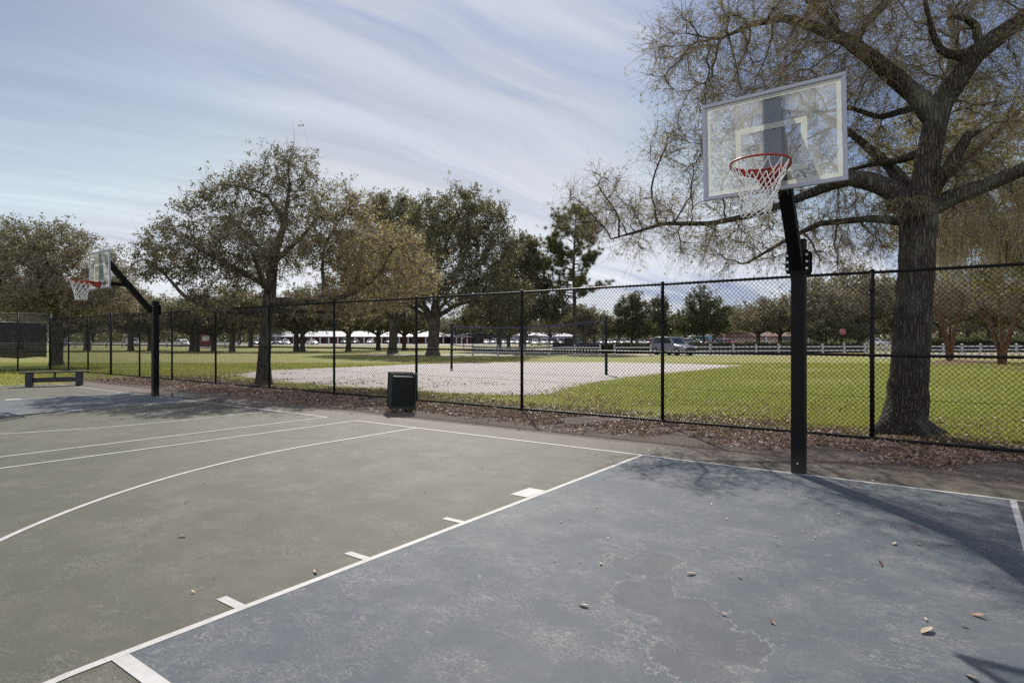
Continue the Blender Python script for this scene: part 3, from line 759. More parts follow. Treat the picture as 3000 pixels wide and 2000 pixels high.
# the near oak behind the fence
D0 = 9.85
trunk = [(6.26, D0, -.06, .46), (6.27, D0, .12, .345), tuple(P(2657, 1190, D0)) + (.30,), tuple(P(2662, 1110, D0)) + (.278,)] + pl((2668, 1030, D0, .268), (2676, 900, D0, .258), (2683, 800, D0, .252), (2689, 710, D0, .255), (2693, 630, D0, .26), (2700, 560, D0, .20), (2712, 500, D0, .18), (2726, 430, D0, .175), (2743, 350, D0, .17), (2760, 300, D0, .165))
limbs = [
    pl((2690, 625, D0, .20), (2620, 560, 10.05, .165), (2545, 530, 10.3, .15), (2487, 520, 10.5, .135), (2420, 548, 10.8, .095), (2330, 585, 11.1, .07), (2200, 632, 11.35, .055), (2080, 655, 11.4, .045), (1940, 655, 11.3, .035), (1870, 678, 11.2, .027), (1790, 700, 11.1, .016)),
    pl((2735, 340, D0, .17), (2690, 285, 9.95, .15), (2620, 225, 10.0, .14), (2555, 172, 10.1, .125), (2480, 118, 10.2, .105), (2380, 78, 10.4, .085), (2300, 52, 10.5, .065), (2200, 72, 10.6, .045), (2110, 115, 10.6, .025)),
    pl((2500, 130, 10.15, .085), (2530, 72, 10.1, .075), (2605, 0, 10.0, .065), (2640, -80, 9.9, .05)),
    pl((2450, 104, 10.25, .075), (2424, 50, 10.3, .068), (2370, 0, 10.4, .06), (2310, -90, 10.5, .04)),
    pl((2760, 300, D0, .18), (2800, 238, 9.75, .165), (2850, 165, 9.65, .155), (2910, 118, 9.55, .135), (3000, 50, 9.45, .115), (3100, -30, 9.4, .09)),
    pl((2868, 140, 9.6, .07), (2860, 78, 9.6, .06), (2825, 48, 9.55, .05), (2785, 52, 9.5, .035)),
    pl((2840, 168, 9.65, .08), (2760, 156, 9.7, .06), (2735, 108, 9.75, .045), (2715, 30, 9.8, .035), (2700, -60, 9.9, .025)),
    pl((2700, 625, D0, .16), (2780, 582, 9.75, .135), (2850, 555, 9.65, .12), (2920, 530, 9.55, .11), (3000, 495, 9.4, .10), (3130, 440, 9.3, .08)),
    pl((2708, 600, D0, .12), (2760, 520, 9.7, .095), (2800, 455, 9.6, .085), (2838, 395, 9.55, .075)),
    pl((2680, 650, D0, .09), (2550, 640, 10.5, .06), (2400, 655, 11.1, .048), (2300, 705, 11.4, .034), (2190, 770, 11.5, .02)),
    pl((2718, 440, D0, .09), (2640, 468, 10.3, .06), (2560, 480, 10.9, .045), (2480, 500, 11.4, .03)),
    pl((2730, 300, D0, .07), (2576, 345, 10.6, .05), (2493, 316, 11.1, .04), (2400, 330, 11.6, .025)),
    pl((2730, 400, D0, .14), (2760, 300, 10.6, .11), (2800, 150, 11.4, .08), (2780, 20, 12.2, .05)),
    pl((2700, 600, D0, .14), (2600, 480, 10.9, .09), (2480, 380, 11.8, .06), (2350, 300, 12.5, .04)),
    [(6.2, D0, .22, .22), (5.85, D0 - .12, .05, .13), (5.55, D0 - .2, -.05, .05)], [(6.3, D0, .2, .2), (6.68, D0 - .1, .03, .12), (6.95, D0 - .12, -.06, .05)], [(6.26, D0, .2, .2), (6.2, D0 - .45, .02, .12), (6.12, D0 - .75, -.06, .05)],
    pl((2705, 560, D0, .12), (2850, 450, 11.0, .08), (2980, 330, 11.8, .06)),
]
near_ells = [Ell(1900, 640, 11.3, 250, 115, 1.0, 170), Ell(1760, 590, 11.1, 130, 90, .8, 60), Ell(2150, 680, 11.5, 210, 130, 1.1, 190), Ell(2150, 150, 10.5, 270, 170, 1.5, 420),
             Ell(2450, 110, 10.6, 300, 220, 1.8, 420), Ell(2800, 90, 10.3, 320, 230, 1.8, 420), Ell(2850, 470, 10.6, 240, 290, 1.6, 380), Ell(2400, 400, 12.0, 330, 280, 1.5, 380),
             Ell(2440, 690, 11.5, 230, 120, 1.1, 200), Ell(2500, -170, 10.8, 420, 150, 1.8, 260), Ell(2050, 420, 10.6, 180, 130, 1.2, 90)]
near_root, npos, nr, npar = make_tree('oak_tree', 'large near oak behind the fence on the right, thick rough trunk, bare tangled branches', 11, [trunk] + limbs, near_ells,
    .006, .3, .16, .9, .24, M['bark'], [M['leaf_near']], 98000, .030, twigs=dict(n=21000, len=.42, r=.0032, droop=.22, bend=.22, second=34000), bearing=2.6, leaf_sigma=.06, rough=.045)

# mid oak: dark green on the left, golden brown on its right side
d1 = 20.2
trunk = [(-8.17, d1, -.06, .34), (-8.16, d1, .15, .26)] + pl((773, 1060, d1, .205), (779, 980, d1, .19), (786, 900, d1, .20), (792, 850, d1, .19), (797, 800, d1, .16), (806, 740, d1, .14), (824, 690, d1, .11), (836, 640, d1, .085), (842, 590, d1, .065), (850, 540, d1, .045))
limbs = [pl((788, 885, d1, .16), (850, 880, d1 - .3, .11), (930, 885, d1 - .6, .095), (1010, 868, d1 - .9, .08), (1080, 830, d1 - 1, .065), (1120, 790, d1 - 1, .05), (1150, 730, d1 - 1, .03)),
         pl((790, 905, d1, .13), (860, 912, d1 + .5, .095), (960, 915, d1 + .8, .08), (1040, 925, d1 + 1, .06), (1120, 905, d1 + 1, .045), (1200, 880, d1 + 1, .025)),
         pl((940, 882, d1 - .6, .075), (950, 850, d1 - .5, .065), (944, 790, d1 - .4, .055), (950, 720, d1 - .3, .04), (985, 660, d1 - .3, .025)),
         pl((784, 905, d1, .11), (720, 915, d1 - .6, .08), (630, 910, d1 - 1.0, .07), (540, 870, d1 - 1.2, .055), (490, 810, d1 - 1.2, .04), (450, 770, d1 - 1.2, .025)),
         pl((792, 845, d1, .10), (700, 790, d1 - .8, .07), (610, 745, d1 - 1.4, .05), (530, 700, d1 - 1.8, .03)),
         pl((800, 780, d1, .09), (740, 700, d1 + .8, .06), (680, 640, d1 + 1.4, .04)),
         pl((835, 650, d1, .07), (780, 570, d1, .05), (700, 545, d1 - .2, .035), (640, 540, d1 - .3, .02)),
         pl((800, 770, d1, .10), (880, 700, d1 + 1, .07), (930, 640, d1 + 1.5, .05)),
         pl((790, 860, d1, .12), (800, 800, d1 + 1.4, .08), (790, 740, d1 + 2.6, .05)),
         pl((790, 860, d1, .10), (760, 800, d1 - 1.4, .07), (740, 740, d1 - 2.4, .04))]
mid_ells = [Ell(840, 500, d1, 85, 80, 1.3, 190), Ell(735, 560, d1, 90, 80, 1.3, 130), Ell(640, 640, d1, 120, 90, 1.7, 240), Ell(520, 740, d1 - .5, 120, 90, 1.6, 260), Ell(420, 790, d1 - .8, 70, 55, 1.0, 60),
            Ell(640, 790, d1, 170, 75, 2.2, 330), Ell(780, 720, d1, 120, 120, 2.4, 300), Ell(880, 620, d1, 80, 80, 1.8, 130), Ell(980, 700, d1, 120, 110, 2.0, 330), Ell(1000, 610, d1, 110, 70, 1.8, 160), Ell(1120, 760, d1 - .5, 150, 120, 2.0, 420),
            Ell(1190, 800, d1, 120, 90, 1.8, 260), Ell(1040, 870, d1, 170, 60, 1.8, 260), Ell(1000, 900, d1 + .4, 130, 35, 1.3, 80), Ell(700, 900, d1 + .3, 90, 35, 1.2, 60)]
def mid_split(c, rg):
    a = (c[:, 0] + 6.3 - (c[:, 2] - 4.5) * .45) / 1.0 + rg.normal(0, .8, len(c))
    return np.where(a > .5, 1, np.where((a > -.9) | (rg.random(len(c)) < .10), 2, 0))
make_tree('oak_tree', 'medium oak just past the fence, dark green crown turning golden brown on one side', 21, [trunk] + limbs, mid_ells, .010, .2, .26, 1.3, .42, M['bark_far'],
    [M['leaf_dark'], M['leaf_gold'], M['leaf_mixed']], 74000, .075, twigs=dict(n=11000, len=.42, r=.0055, bend=.5, droop=-.1), bearing=2.4, leaf_sigma=.15, crown_by=mid_split,
    lab_crowns=['dark green leaves', 'golden brown leaves', 'olive leaves'])

# golden-leaved oak just out of the picture to the right, with hanging moss
make_tree('oak_tree', 'yellow leaved oak at the right edge, behind the near oak, hung with moss', 31, [[(16.6, 18, -.05, .36), (16.3, 18, 2.2, .27), (15.6, 18, 3.6, .22), (14.8, 17.8, 5.2, .15)], [(15.9, 18, 3.0, .16), (13.6, 17.6, 4.2, .11), (12.4, 17.2, 4.6, .07)], [(15.6, 18, 3.6, .15), (13.4, 18.5, 5.4, .09), (12.2, 18.4, 6.4, .05)]],
    [((13.6, 17.6, 5.2), (2.8, 2.6, 2.6), 420), ((12.6, 17.4, 7.0), (2.4, 2.2, 1.9), 240), ((16.2, 18, 6.5), (2.8, 2.5, 2.6), 160)], .010, .27, .28, 1.5, .45, M['bark_far'], [M['leaf_gold'], M['leaf_near']], 46000, .075,
    twigs=dict(n=6000, len=.42, r=.005, bend=.5, droop=.2), leaf_sigma=.16, crown_by=lambda c, rg: (rg.random(len(c)) < .55).astype(int))

# left-edge oak
d2 = 35.0
xl = (165 - CX) / F * d2
make_tree('oak_tree', 'brownish oak at the far left, behind the screened fence corner', 41, [[(xl, d2, -.05, .42), (xl, d2, .3, .34), (xl + .05, d2, 1.6, .32), (xl, d2, 2.6, .30), (xl - .2, d2, 4.2, .2), (xl - .5, d2, 5.6, .12)], [(xl, d2, 2.5, .2), (xl + 2.2, d2 - .5, 3.4, .12), (xl + 4, d2 - .6, 3.7, .06)], [(xl, d2, 2.5, .2), (xl - 2.4, d2 - .5, 3.6, .13), (xl - 4.6, d2 - .5, 4.4, .07)], [(xl, d2, 3, .18), (xl + .6, d2 - 2, 4.4, .1), (xl + 1.2, d2 - 3, 5.4, .05)]],
    [Ell(60, 760, d2, 150, 110, 3.0, 420), Ell(190, 740, d2, 120, 85, 2.8, 300), Ell(280, 850, d2, 110, 75, 2.4, 300), Ell(90, 870, d2, 200, 65, 3.4, 420), Ell(350, 900, d2, 60, 40, 1.4, 70), Ell(-90, 760, d2, 110, 120, 3, 200)], .014, .33, .42, 2.2, .7, M['bark_far'],
    [M['leaf_tan'], M['leaf_dark'], M['leaf_mixed']], 80000, .12, twigs=dict(n=6000, len=.6, r=.007, bend=.5), leaf_sigma=.26, crown_by=lambda c, rg: np.where((c[:, 2] - 5.8) / 1.2 + rg.normal(0, .8, len(c)) > .9, 1, np.where(rg.random(len(c)) < .45, 2, 0)))

# big evergreen oak in the middle of the park, and two beside it
def park_oak(seed, label, X, d, th, tr, ells, leaf, nl, ls, split=None, group=None):
    x = (X - CX) / F * d
    g = [[(x, d, -.05, tr * 1.5), (x, d, .5, tr * 1.05), (x + .1, d, th * .6, tr), (x + .15, d, th, tr * 1.05), (x + .3, d, th + 2.0, tr * .6), (x + .4, d, th + 4.5, tr * .36)]]
    rg = np.random.default_rng(seed + 900)
    for k in range(6):
        a = k * 1.05 + rg.uniform(-.3, .3); ll = rg.uniform(3.0, 5.0) * tr / .5
        g.append([(x + .12, d, th * rg.uniform(.8, 1.05), tr * .55), (x + math.cos(a) * ll * .45, d + math.sin(a) * ll * .45, th + 1.2 * tr / .5, tr * .32), (x + math.cos(a) * ll, d + math.sin(a) * ll, th + 1.9 * tr / .5, tr * .16)])
    return make_tree('oak_tree', label, seed, g, ells, .02, tr, .6, 3.2, 1.0, M['bark_far'], leaf, nl, ls, twigs=dict(n=6500, len=.75, r=.010, bend=.45, droop=-.15), leaf_sigma=.34, crown_by=split, group=group)
two = lambda c, rg: (rg.random(len(c)) < .3).astype(int)
park_oak(51, 'biggest dark evergreen oak in mid park, very broad trunk beside the volleyball sand', 1268, 56.6, 3.2, .52,
    [Ell(1330, 650, 57, 150, 100, 5, 420), Ell(1250, 720, 57, 160, 110, 5, 320), Ell(1400, 760, 57, 130, 130, 5, 360), Ell(1300, 850, 57, 260, 70, 6, 420), Ell(1480, 880, 57, 110, 55, 4, 160), Ell(1430, 650, 58, 80, 75, 3.5, 170)],
    [M['leaf_grey'], M['leaf_dark']], 80000, .19, two)
park_oak(52, 'grey green round oak partly hidden by the biggest oak, toward the pine', 1530, 72, 3.2, .42,
    [Ell(1535, 780, 72, 70, 100, 4.5, 330), Ell(1500, 850, 72, 90, 90, 4.5, 240), Ell(1590, 900, 72, 90, 60, 4, 200), Ell(1440, 930, 72, 120, 40, 4, 140)], [M['leaf_grey'], M['leaf_dark']], 56000, .24, two)
park_oak(53, 'tall grey oak showing above the golden crown, partly hidden', 1150, 66, 3.4, .45,
    [Ell(1140, 640, 66, 110, 80, 4, 300), Ell(1190, 720, 66, 130, 100, 4.5, 300), Ell(1080, 760, 66, 110, 110, 4, 220)], [M['leaf_grey'], M['leaf_mixed']], 50000, .22, two)

# row of park oaks farther back: four kinds, copied with a turn and a scale
protos = []
for k, (lm, wd) in enumerate((([M['leaf_mixed'], M['leaf_dark']], 5.2), ([M['leaf_dark'], M['leaf_grey']], 4.6), ([M['leaf_mixed'], M['leaf_gold']], 4.4), ([M['leaf_tan'], M['leaf_mixed']], 4.8))):
    sp = {0: (680, 73, 'olive'), 1: (868, 77, 'dark green'), 2: (1021, 75, 'yellowish'), 3: (2221, 95, 'tan')}[k]
    x, d = (sp[0] - CX) / F * sp[1], sp[1]
    th = 2.3
    g = [[(x, d, -.05, .42), (x, d, .4, .32), (x, d, th, .30), (x + .2, d, th + 1.6, .2), (x + .1, d, th + 3, .12)]]
    rg = np.random.default_rng(70 + k)
    for j in range(5):
        a = j * 1.256 + rg.uniform(-.3, .3)
        g.append([(x, d, th, .17), (x + math.cos(a) * 1.8, d + math.sin(a) * 1.8, th + .7, .11), (x + math.cos(a) * 3.6, d + math.sin(a) * 3.6, th + 1.1, .05)])
    lab = ['olive park oak second in from the medium oak, behind the field', 'dark park oak standing close beside its twin, right of the medium oak trunk', 'yellowish park oak midway between the twins and the broad trunk', 'rounded tan tree behind the white rail fence, beside the near hoop pole'][k]
    ro = make_tree('park_oak', lab, 80 + k, g, [((x, d, 4.8), (wd, wd, 2.2), 420), ((x + .5, d, 6.4), (wd * .6, wd * .6, 1.6), 160), ((x, d, 3.9), (wd * 1.1, wd * 1.1, .9), 160)], .02, .3, .55, 3, .95, M['bark_far'], lm, 17000, .24,
        twigs=dict(n=2200, len=.65, r=.010, bend=.45), leaf_sigma=.36, crown_by=two, group='park oaks standing across the far lawn')
    protos.append(ro[0])
more = [(562, 78, 0, .95, 'park oak left of the red sign wall'), (577, 74, 1, .9, 'slim park oak just left of the red sign wall, nearer than its neighbour'), (625, 79, 1, .8, 'small park oak just right of the red sign wall'),
        (886, 74, 0, .95, 'park oak forming the right half of a close pair of trunks'), (1108, 86, 1, 1.0, 'dark park oak third from the broad trunk oak'), (1184, 85, 2, .9, 'park oak just left of the broad trunk oak'),
        (1462, 86, 0, 1.05, 'park oak behind the volleyball net, left part'), (1490, 96, 2, .9, 'small yellowish park oak behind the volleyball net'), (383, 80, 1, 1.1, 'dark park oak behind the distant hoop pole'),
        (440, 84, 0, 1.0, 'park oak right beside the distant hoop pole'), (255, 82, 0, 1.15, 'park oak seen through the fence right of the corner post'), (60, 95, 1, 1.3, 'park oak beyond the dark windscreen'), (735, 112, 3, 1.3, 'tan park oak far off right of the medium oak trunk'),
        (2285, 98, 0, 1.05, 'olive tree just left of the near hoop pole, behind the rail fence'), (2400, 90, 3, 1.25, 'broad tan tree right of the near hoop pole'), (2520, 95, 3, 1.5, 'largest tan tree, left of the near oak trunk'), (2620, 105, 0, 1.4, 'olive tree behind the near oak trunk'),
        (2760, 100, 3, 1.4, 'tan tree behind the first bare crape myrtle'), (2900, 110, 0, 1.5, 'olive tree between the two bare crape myrtles'), (3010, 95, 2, 1.3, 'yellow tree at the right edge behind the rail fence'), (2465, 100, 1, .9, 'dark bushy tree behind the stop sign')]
for X, d, k, s, lab in more:
    c = copy_tree(protos[k]); c.location = ((X - CX) / F * d, d, -.02); c.rotation_euler = (0, 0, RNG.uniform(0, 6.28)); c.scale = (s, s, s * RNG.uniform(.92, 1.08)); c['label'] = lab
# far belt of trees along the horizon: pale row of big crowns
for i in range(44):
    th = R(-44 + i * 2.05 + RNG.uniform(-.6, .6)); d = RNG.uniform(185, 260); k = [0, 1, 1, 3, 0][i % 5]
    c = copy_tree(protos[k]); c.location = (math.tan(th) * d, d, -.02); c.rotation_euler = (0, 0, RNG.uniform(0, 6.28)); s = RNG.uniform(1.0, 1.5); c.scale = (s * 1.25, s * 1.25, s)
    c['label'] = 'far tree in the hazy belt along the horizon'; c['group'] = 'far belt of trees along the horizon'; c.name = 'far_tree'

rg = np.random.default_rng(404); n = 60000
th = rg.uniform(R(-48), R(48), n); dd = rg.uniform(235, 290, n); xx = np.tan(th) * dd
top_ = 5.6 + 1.3 * np.sin(xx * .05) + 1.3 * np.sin(xx * .131 + 2) + 1.0 * np.sin(xx * .31)
c = np.stack([xx, dd, top_ * rg.random(n) ** .8], 1); v, q = leaf_quads(rg, c, 1.1, .8)
o = link('woods', np_mesh('woods', v, [q], M['leaf_grey'])); tag(o, 'continuous far woods closing the horizon behind the parking lots', 'woods', kind='stuff')

# magnolias and dark bushes beyond the rail fence
def bush_tree(name, label, seed, X, d, ells, leaf, nl, ls, trunks=((0, .14),), group=None):
    x = (X - CX) / F * d
    zt = 1.8
    g = [[(x, d, -.05, .2), (x, d, zt, .14), (x, d, zt + 2, .08)]] + [[(x + o, d + .3, 0.0, .13), (x + o * 1.2, d + .3, zt, .09)] for o, _ in trunks[1:]]
    return make_tree(name, label, seed, g, ells, .018, .15, .45, 2.2, .75, M['bark_far'], leaf, nl, ls, twigs=dict(n=1800, len=.5, r=.008), leaf_sigma=.3, crown_by=two, group=group)
bush_tree('magnolia_tree', 'dark green dense magnolia right of the volleyball post, between two fence posts', 111, 2062, 78, [Ell(2062, 925, 78, 75, 60, 3, 300), Ell(2050, 870, 78, 35, 40, 1.6, 90), Ell(2090, 950, 78, 60, 35, 2.5, 120), Ell(2005, 950, 78, 50, 35, 2.5, 100)], [M['leaf_green'], M['leaf_dark']], 26000, .21, ((0, .1), (1.1, .1)))
bush_tree('magnolia_tree', 'dark leaved tree beside the pine, behind the volleyball post', 112, 1850, 84, [Ell(1850, 925, 84, 55, 65, 3, 260), Ell(1870, 885, 84, 30, 35, 1.5, 70), Ell(1800, 960, 84, 60, 30, 2.5, 120), Ell(1880, 965, 84, 55, 28, 2.5, 120)], [M['leaf_dark'], M['leaf_green']], 24000, .22)
bush_tree('magnolia_tree', 'low dark shrubby tree behind the parked grey SUV', 113, 1945, 88, [Ell(1945, 950, 88, 55, 38, 3, 180), Ell(1925, 910, 88, 35, 45, 2, 90)], [M['leaf_grey'], M['leaf_dark']], 16000, .22)
bush_tree('olive_bush', 'low olive bush below the pine branches', 114, 1740, 90, [Ell(1740, 950, 90, 70, 35, 3, 180), Ell(1690, 930, 90, 60, 40, 3, 140)], [M['leaf_mixed'], M['leaf_grey']], 16000, .24)
bush_tree('olive_bush', 'wide dark bush right of the near hoop pole, below the tan tree', 115, 2420, 84, [Ell(2420, 965, 84, 80, 35, 3, 260), Ell(2500, 975, 84, 60, 25, 3, 120)], [M['leaf_grey'], M['leaf_dark']], 17000, .22)

# the pine
def make_pine():
    rg = np.random.default_rng(121); d = 70.0; x = (1682 - CX) / F * d; zt = P(0, 612, d)[2]
    root = tag(empty('pine_tree', (x, d, 0)), 'tall slender pine with tufted needles rising above the park trees', 'tree')
    mb = MB(); tz = np.linspace(-.1, zt, 22); tx = np.sin(tz * .5) * .10 + tz * .004
    tp = np.stack([tx, 0 * tz, tz], 1); mb.tube(tp, np.interp(tz, [0, 2, 9, zt], [.34, .25, .17, .03]), 10)
    tufts = []
    def at(z): return np.array([np.interp(z, tz, tx), 0, z])
    lev = list(np.linspace(6.0, zt - .4, 84))
    for z in lev:
        f = (z - 6) / (zt - 6.4)
        if z < 9.3 and rg.random() < .25: continue
        ln = np.interp(f, [0, .15, .3, .5, .75, .92, 1], [5.2, 4.8, 3.2, 3.4, 3.3, 2.1, .5]) * rg.uniform(.6, 1.1)
        a = rg.uniform(0, 6.28); o = at(z); pts = []
        rise = rg.uniform(.15, .55) if z > 8 else rg.uniform(-.05, .35)
        for t in np.linspace(0, 1, 6): pts.append(o + np.array([math.cos(a) * ln * t, math.sin(a) * ln * t, ln * (rise * t * t + .08 * t) + rg.normal(0, .04)]))
        pts = np.array(pts); mb.tube(pts, np.linspace(.06, .015, 6) * (1.2 if f < .3 else .9), 5)
        nt = int(3 + ln * 3.2)
        for _ in range(nt):
            t = rg.uniform(.45, 1.0) ** .8; p = np.array([np.interp(t, np.linspace(0, 1, 6), pts[:, k]) for k in range(3)])
            q = p + rg.normal(0, .30, 3) * np.array([1, 1, .7]) + np.array([0, 0, .15]); mb.tube([p, q], [.014, .008], 3, cap=False); tufts.append(q)
    tufts.append(at(zt)); mb.build('trunk', M['bark_far'], root)
    T = np.array(tufts); n = len(T) * 80
    c = np.repeat(T, 80, 0); dr = rg.normal(0, 1, (n, 3)); dr[:, 2] += .35; dr /= np.linalg.norm(dr, axis=1, keepdims=True)
    sd = np.cross(dr, rg.normal(0, 1, (n, 3))); sd /= np.linalg.norm(sd, axis=1, keepdims=True); ln = rg.uniform(.22, .48, (n, 1)); w = .014
    v = np.stack([c - sd * w, c + sd * w, c + dr * ln + sd * w * .4, c + dr * ln - sd * w * .4], 1).reshape(-1, 3)
    link('crown', np_mesh('crown', v, [np.arange(4 * n).reshape(-1, 4)], M['needle']), root)
make_pine()

# bare crape myrtles in the mulch bed on the right
def crape(seed, X, Yb, label):
    rg = np.random.default_rng(seed); b = G(X, Yb); k = b[1] / F
    g = []; ells = []
    for j in range(7):
        a = j * .9 + rg.uniform(-.3, .3); sp = rg.uniform(.5, 1.15); o = .11 if j else 0.0
        st = b + np.array([math.cos(a) * o, math.sin(a) * o, -.05])
        g.append([tuple(st) + (.12,), tuple(st + np.array([math.cos(a) * .05, math.sin(a) * .05, .9])) + (.10,), tuple(st + np.array([math.cos(a) * sp * .35, math.sin(a) * sp * .35, 2.0])) + (.075,), tuple(st + np.array([math.cos(a) * sp * .9, math.sin(a) * sp * .9, 3.4])) + (.045,), tuple(st + np.array([math.cos(a) * sp * 1.3, math.sin(a) * sp * 1.3, 4.6])) + (.02,)])
    ells = [(b + np.array([0, 0, 4.7]), (1.9, 1.9, 1.7), 300), (b + np.array([0, 0, 3.4]), (1.3, 1.3, .8), 80)]
    return make_tree('crape_myrtle', label, seed, g, ells, .008, .11, .22, 1.3, .4, M['orange_stem'], [M['leaf_tan']], 3000, .05, twigs=dict(n=3600, len=.55, r=.006, bend=.25, droop=-.5), leaf_sigma=.12, group='bare crape myrtles in the mulch bed', tropism=(0, 0, .3))
crape(131, 2782, 1056, 'bare orange stemmed crape myrtle just right of the near oak trunk')
crape(132, 2936, 1068, 'bare orange stemmed crape myrtle with split trunk near the right edge')
blob_sheet('mulch_bed', [G(2700, 1058), G(2790, 1051), G(2900, 1056), G(3000, 1060), G(3200, 1062), G(3200, 1090), G(3000, 1086), G(2900, 1078), G(2800, 1072), G(2710, 1071)], M['mulch'], -.014, .2, 4, 5)

# spanish moss hanging in the right-hand branches
def moss(seed, p, h, w, label):
    rg = np.random.default_rng(seed); n = 900 if h > 1 else 160; root_p = np.asarray(p, float)
    k_ = 7; cen = rg.normal(0, w * .5, (k_, 3)) * np.array([1, .7, .35]); hk = h * rg.uniform(.3, 1.0, k_); ki = rg.integers(0, k_, n)
    base = cen[ki] + rg.normal(0, w * .16, (n, 3)) * np.array([1, .8, .5]); ln = (hk[ki] * rg.random(n) ** .7)[:, None]
    seg = 6; t = np.linspace(0, 1, seg)[None, :, None]; wob = np.cumsum(rg.normal(0, .035, (n, seg, 3)), 1); wob[:, 0] = 0
    pts = base[:, None, :] + np.array([0, 0, -1.0]) * ln[:, None, :] * t + wob * np.array([1, 1, .3])
    sd = rg.normal(0, 1, (n, 3)); sd[:, 2] = 0; sd /= np.linalg.norm(sd, axis=1, keepdims=True); wd = .006
    a = pts - sd[:, None, :] * wd; b = pts + sd[:, None, :] * wd; v = np.stack([a, b], 2).reshape(-1, 3)
    i = (np.arange(n) * seg * 2)[:, None] + (np.arange(seg - 1) * 2)[None, :]
    q = np.stack([i, i + 1, i + 3, i + 2], -1).reshape(-1, 4)
    o = link('hanging_moss', np_mesh('hanging_moss', v, [q], M['moss'] if h > 1 else M['moss_dim']), loc=root_p); tag(o, label, 'moss', 'moss hanging from the oaks')
for i, (X, Y, d, h, w, lab) in enumerate(((2790, 640, 15.5, 1.9, .55, 'long grey moss tuft hanging just right of the near oak trunk'), (2850, 600, 16, 2.1, .6, 'widest grey moss curtain, second tuft right of the trunk'), (2925, 660, 15.8, 2.0, .55, 'grey moss tuft hanging over the split crape myrtle'), (2985, 620, 15.2, 2.2, .6, 'grey moss tuft hanging at the right edge'),
                                       (2680, 590, 9.5, .35, .16, 'short moss tuft in the main fork of the near oak'), (2610, 590, 9.6, .35, .14, 'short moss tuft under the lower left limb of the near oak'), (2790, 480, 9.45, .3, .12, 'short moss tuft on the broken stub of the near oak'))):
    moss(200 + i, P(X, Y, d), h, w, lab)

# ------------------------------------------------------------------ things by the court
# player bench
bp0 = np.array([C(-22.3, .83), C(-21.72, -.34)])
bd = bp0[1] - bp0[0]; bl = np.linalg.norm(bd); bd = bd / bl; bn = np.array([bd[1], -bd[0], 0]); bmid = bp0.mean(0)
bench = tag(empty('park_bench', bmid), 'black backless bench with plank seat at the left end of the court', 'bench')
Bf = np.stack([bd, -bn, Z], 1)
mb = MB(); mb.box(Z * .445, (bl + .50, .30, .042), Bf, bev=.008); mb.build('seat', M['bench'], bench)
for s in (-1, 1):
    mb = MB(); mb.box(bd * s * bl / 2 + Z * .212, (.19, .24, .424), Bf, bev=.010); mb.build('leg', M['bench'], bench)
mb = MB(); mb.box(Z * .20, (bl - .19, .07, .15), Bf, bev=.006); mb.build('stretcher', M['bench'], bench)
mb = MB(); mb.box(Z * .35, (.055, .06, .149), Bf, bev=.004); mb.build('middle_support', M['bench'], bench)

# trash can: expanded metal drum on a short post
cb = G(1174, 1203)
can = tag(empty('trash_can', cb), 'dark green square trash can with perforated sides leaning by a fence post', 'trash can')
can.rotation_euler = (R(.6), R(2.5), R(19.7))
hw_, cz0, cz1 = .252, .07, .80
def sidept(k, t, z, o=0.0):       # point on side k (0..3), t along it from -1 to 1
    a = k * math.pi / 2; q = np.array([t * hw_, -hw_ - o]); return np.array([q[0] * math.cos(a) - q[1] * math.sin(a), q[0] * math.sin(a) + q[1] * math.cos(a), z])
for k in range(4):
    mb = MB(); nd = 17; zl, zh = cz0 + .05, cz1 - .05; H_ = zh - zl; W2 = 2 * hw_
    for sg in (1, -1):
        for i in range(-nd, nd + 1):
            x0 = i * W2 / nd; pts = []
            for t in np.linspace(0, 1, 25):
                x = x0 + sg * t * H_ * .55 + (0 if sg > 0 else H_ * .275)
                if -hw_ <= x <= hw_: pts.append(sidept(k, x / hw_, zl + H_ * t, -.004))
            if len(pts) > 1: mb.tube([pts[0], pts[len(pts) // 2], pts[-1]] if len(pts) > 2 else pts, .0055, 4, cap=False)
    for z in (cz1 - .025, cz0 + .025):
        c = (sidept(k, -1, z, -.003) + sidept(k, 1, z, -.003)) / 2; a = k * math.pi / 2; Rk = np.array([[math.cos(a), -math.sin(a), 0], [math.sin(a), math.cos(a), 0], [0, 0, 1.0]])
        mb.box(c, (W2 - .03, .010, .05), Rk, bev=.002)
    mb.build('side_panel', M['canmetal'], can)
    mb = MB(); p = sidept(k, 1, 0) * np.array([.985, .985, 1]); mb.box((p[0], p[1], (cz0 + cz1) / 2), (.03, .03, cz1 - cz0 + .006), bev=.006); mb.build('corner_post', M['canmetal'], can)
mb = MB(); mb.box((0, 0, (cz0 + cz1) / 2 - .02), (hw_ * 1.78, hw_ * 1.78, cz1 - cz0 - .09), bev=.03); mb.build('liner', M['canliner'], can)
mb = MB(); mb.tube([(0, 0, -.03), (0, 0, cz0 + .02)], .03, 12); mb.tube([(0, 0, -.012), (0, 0, 0.0)], .11, 16); mb.build('foot_post', M['bolt'], can)
# red wrapper
wp = G(2374, 1277)
rg = np.random.default_rng(5); n = 7
vs = [(i / (n - 1) * .13 - .065 + rg.normal(0, .006), j / (n - 1) * .10 - .05 + rg.normal(0, .006), abs(rg.normal(.018, .016))) for j in range(n) for i in range(n)]
fs = [(j * n + i, j * n + i + 1, (j + 1) * n + i + 1, (j + 1) * n + i) for j in range(n - 1) for i in range(n - 1)]
mb = MB(); mb.add(vs, fs); o = mb.build('wrapper', simple('red_wrapper', (.55, .05, .025), .45, .3, 30), loc=wp + FN * .12 - Z * .008)
tag(o, 'crumpled red wrapper on the leaves beside the near hoop pole', 'litter')

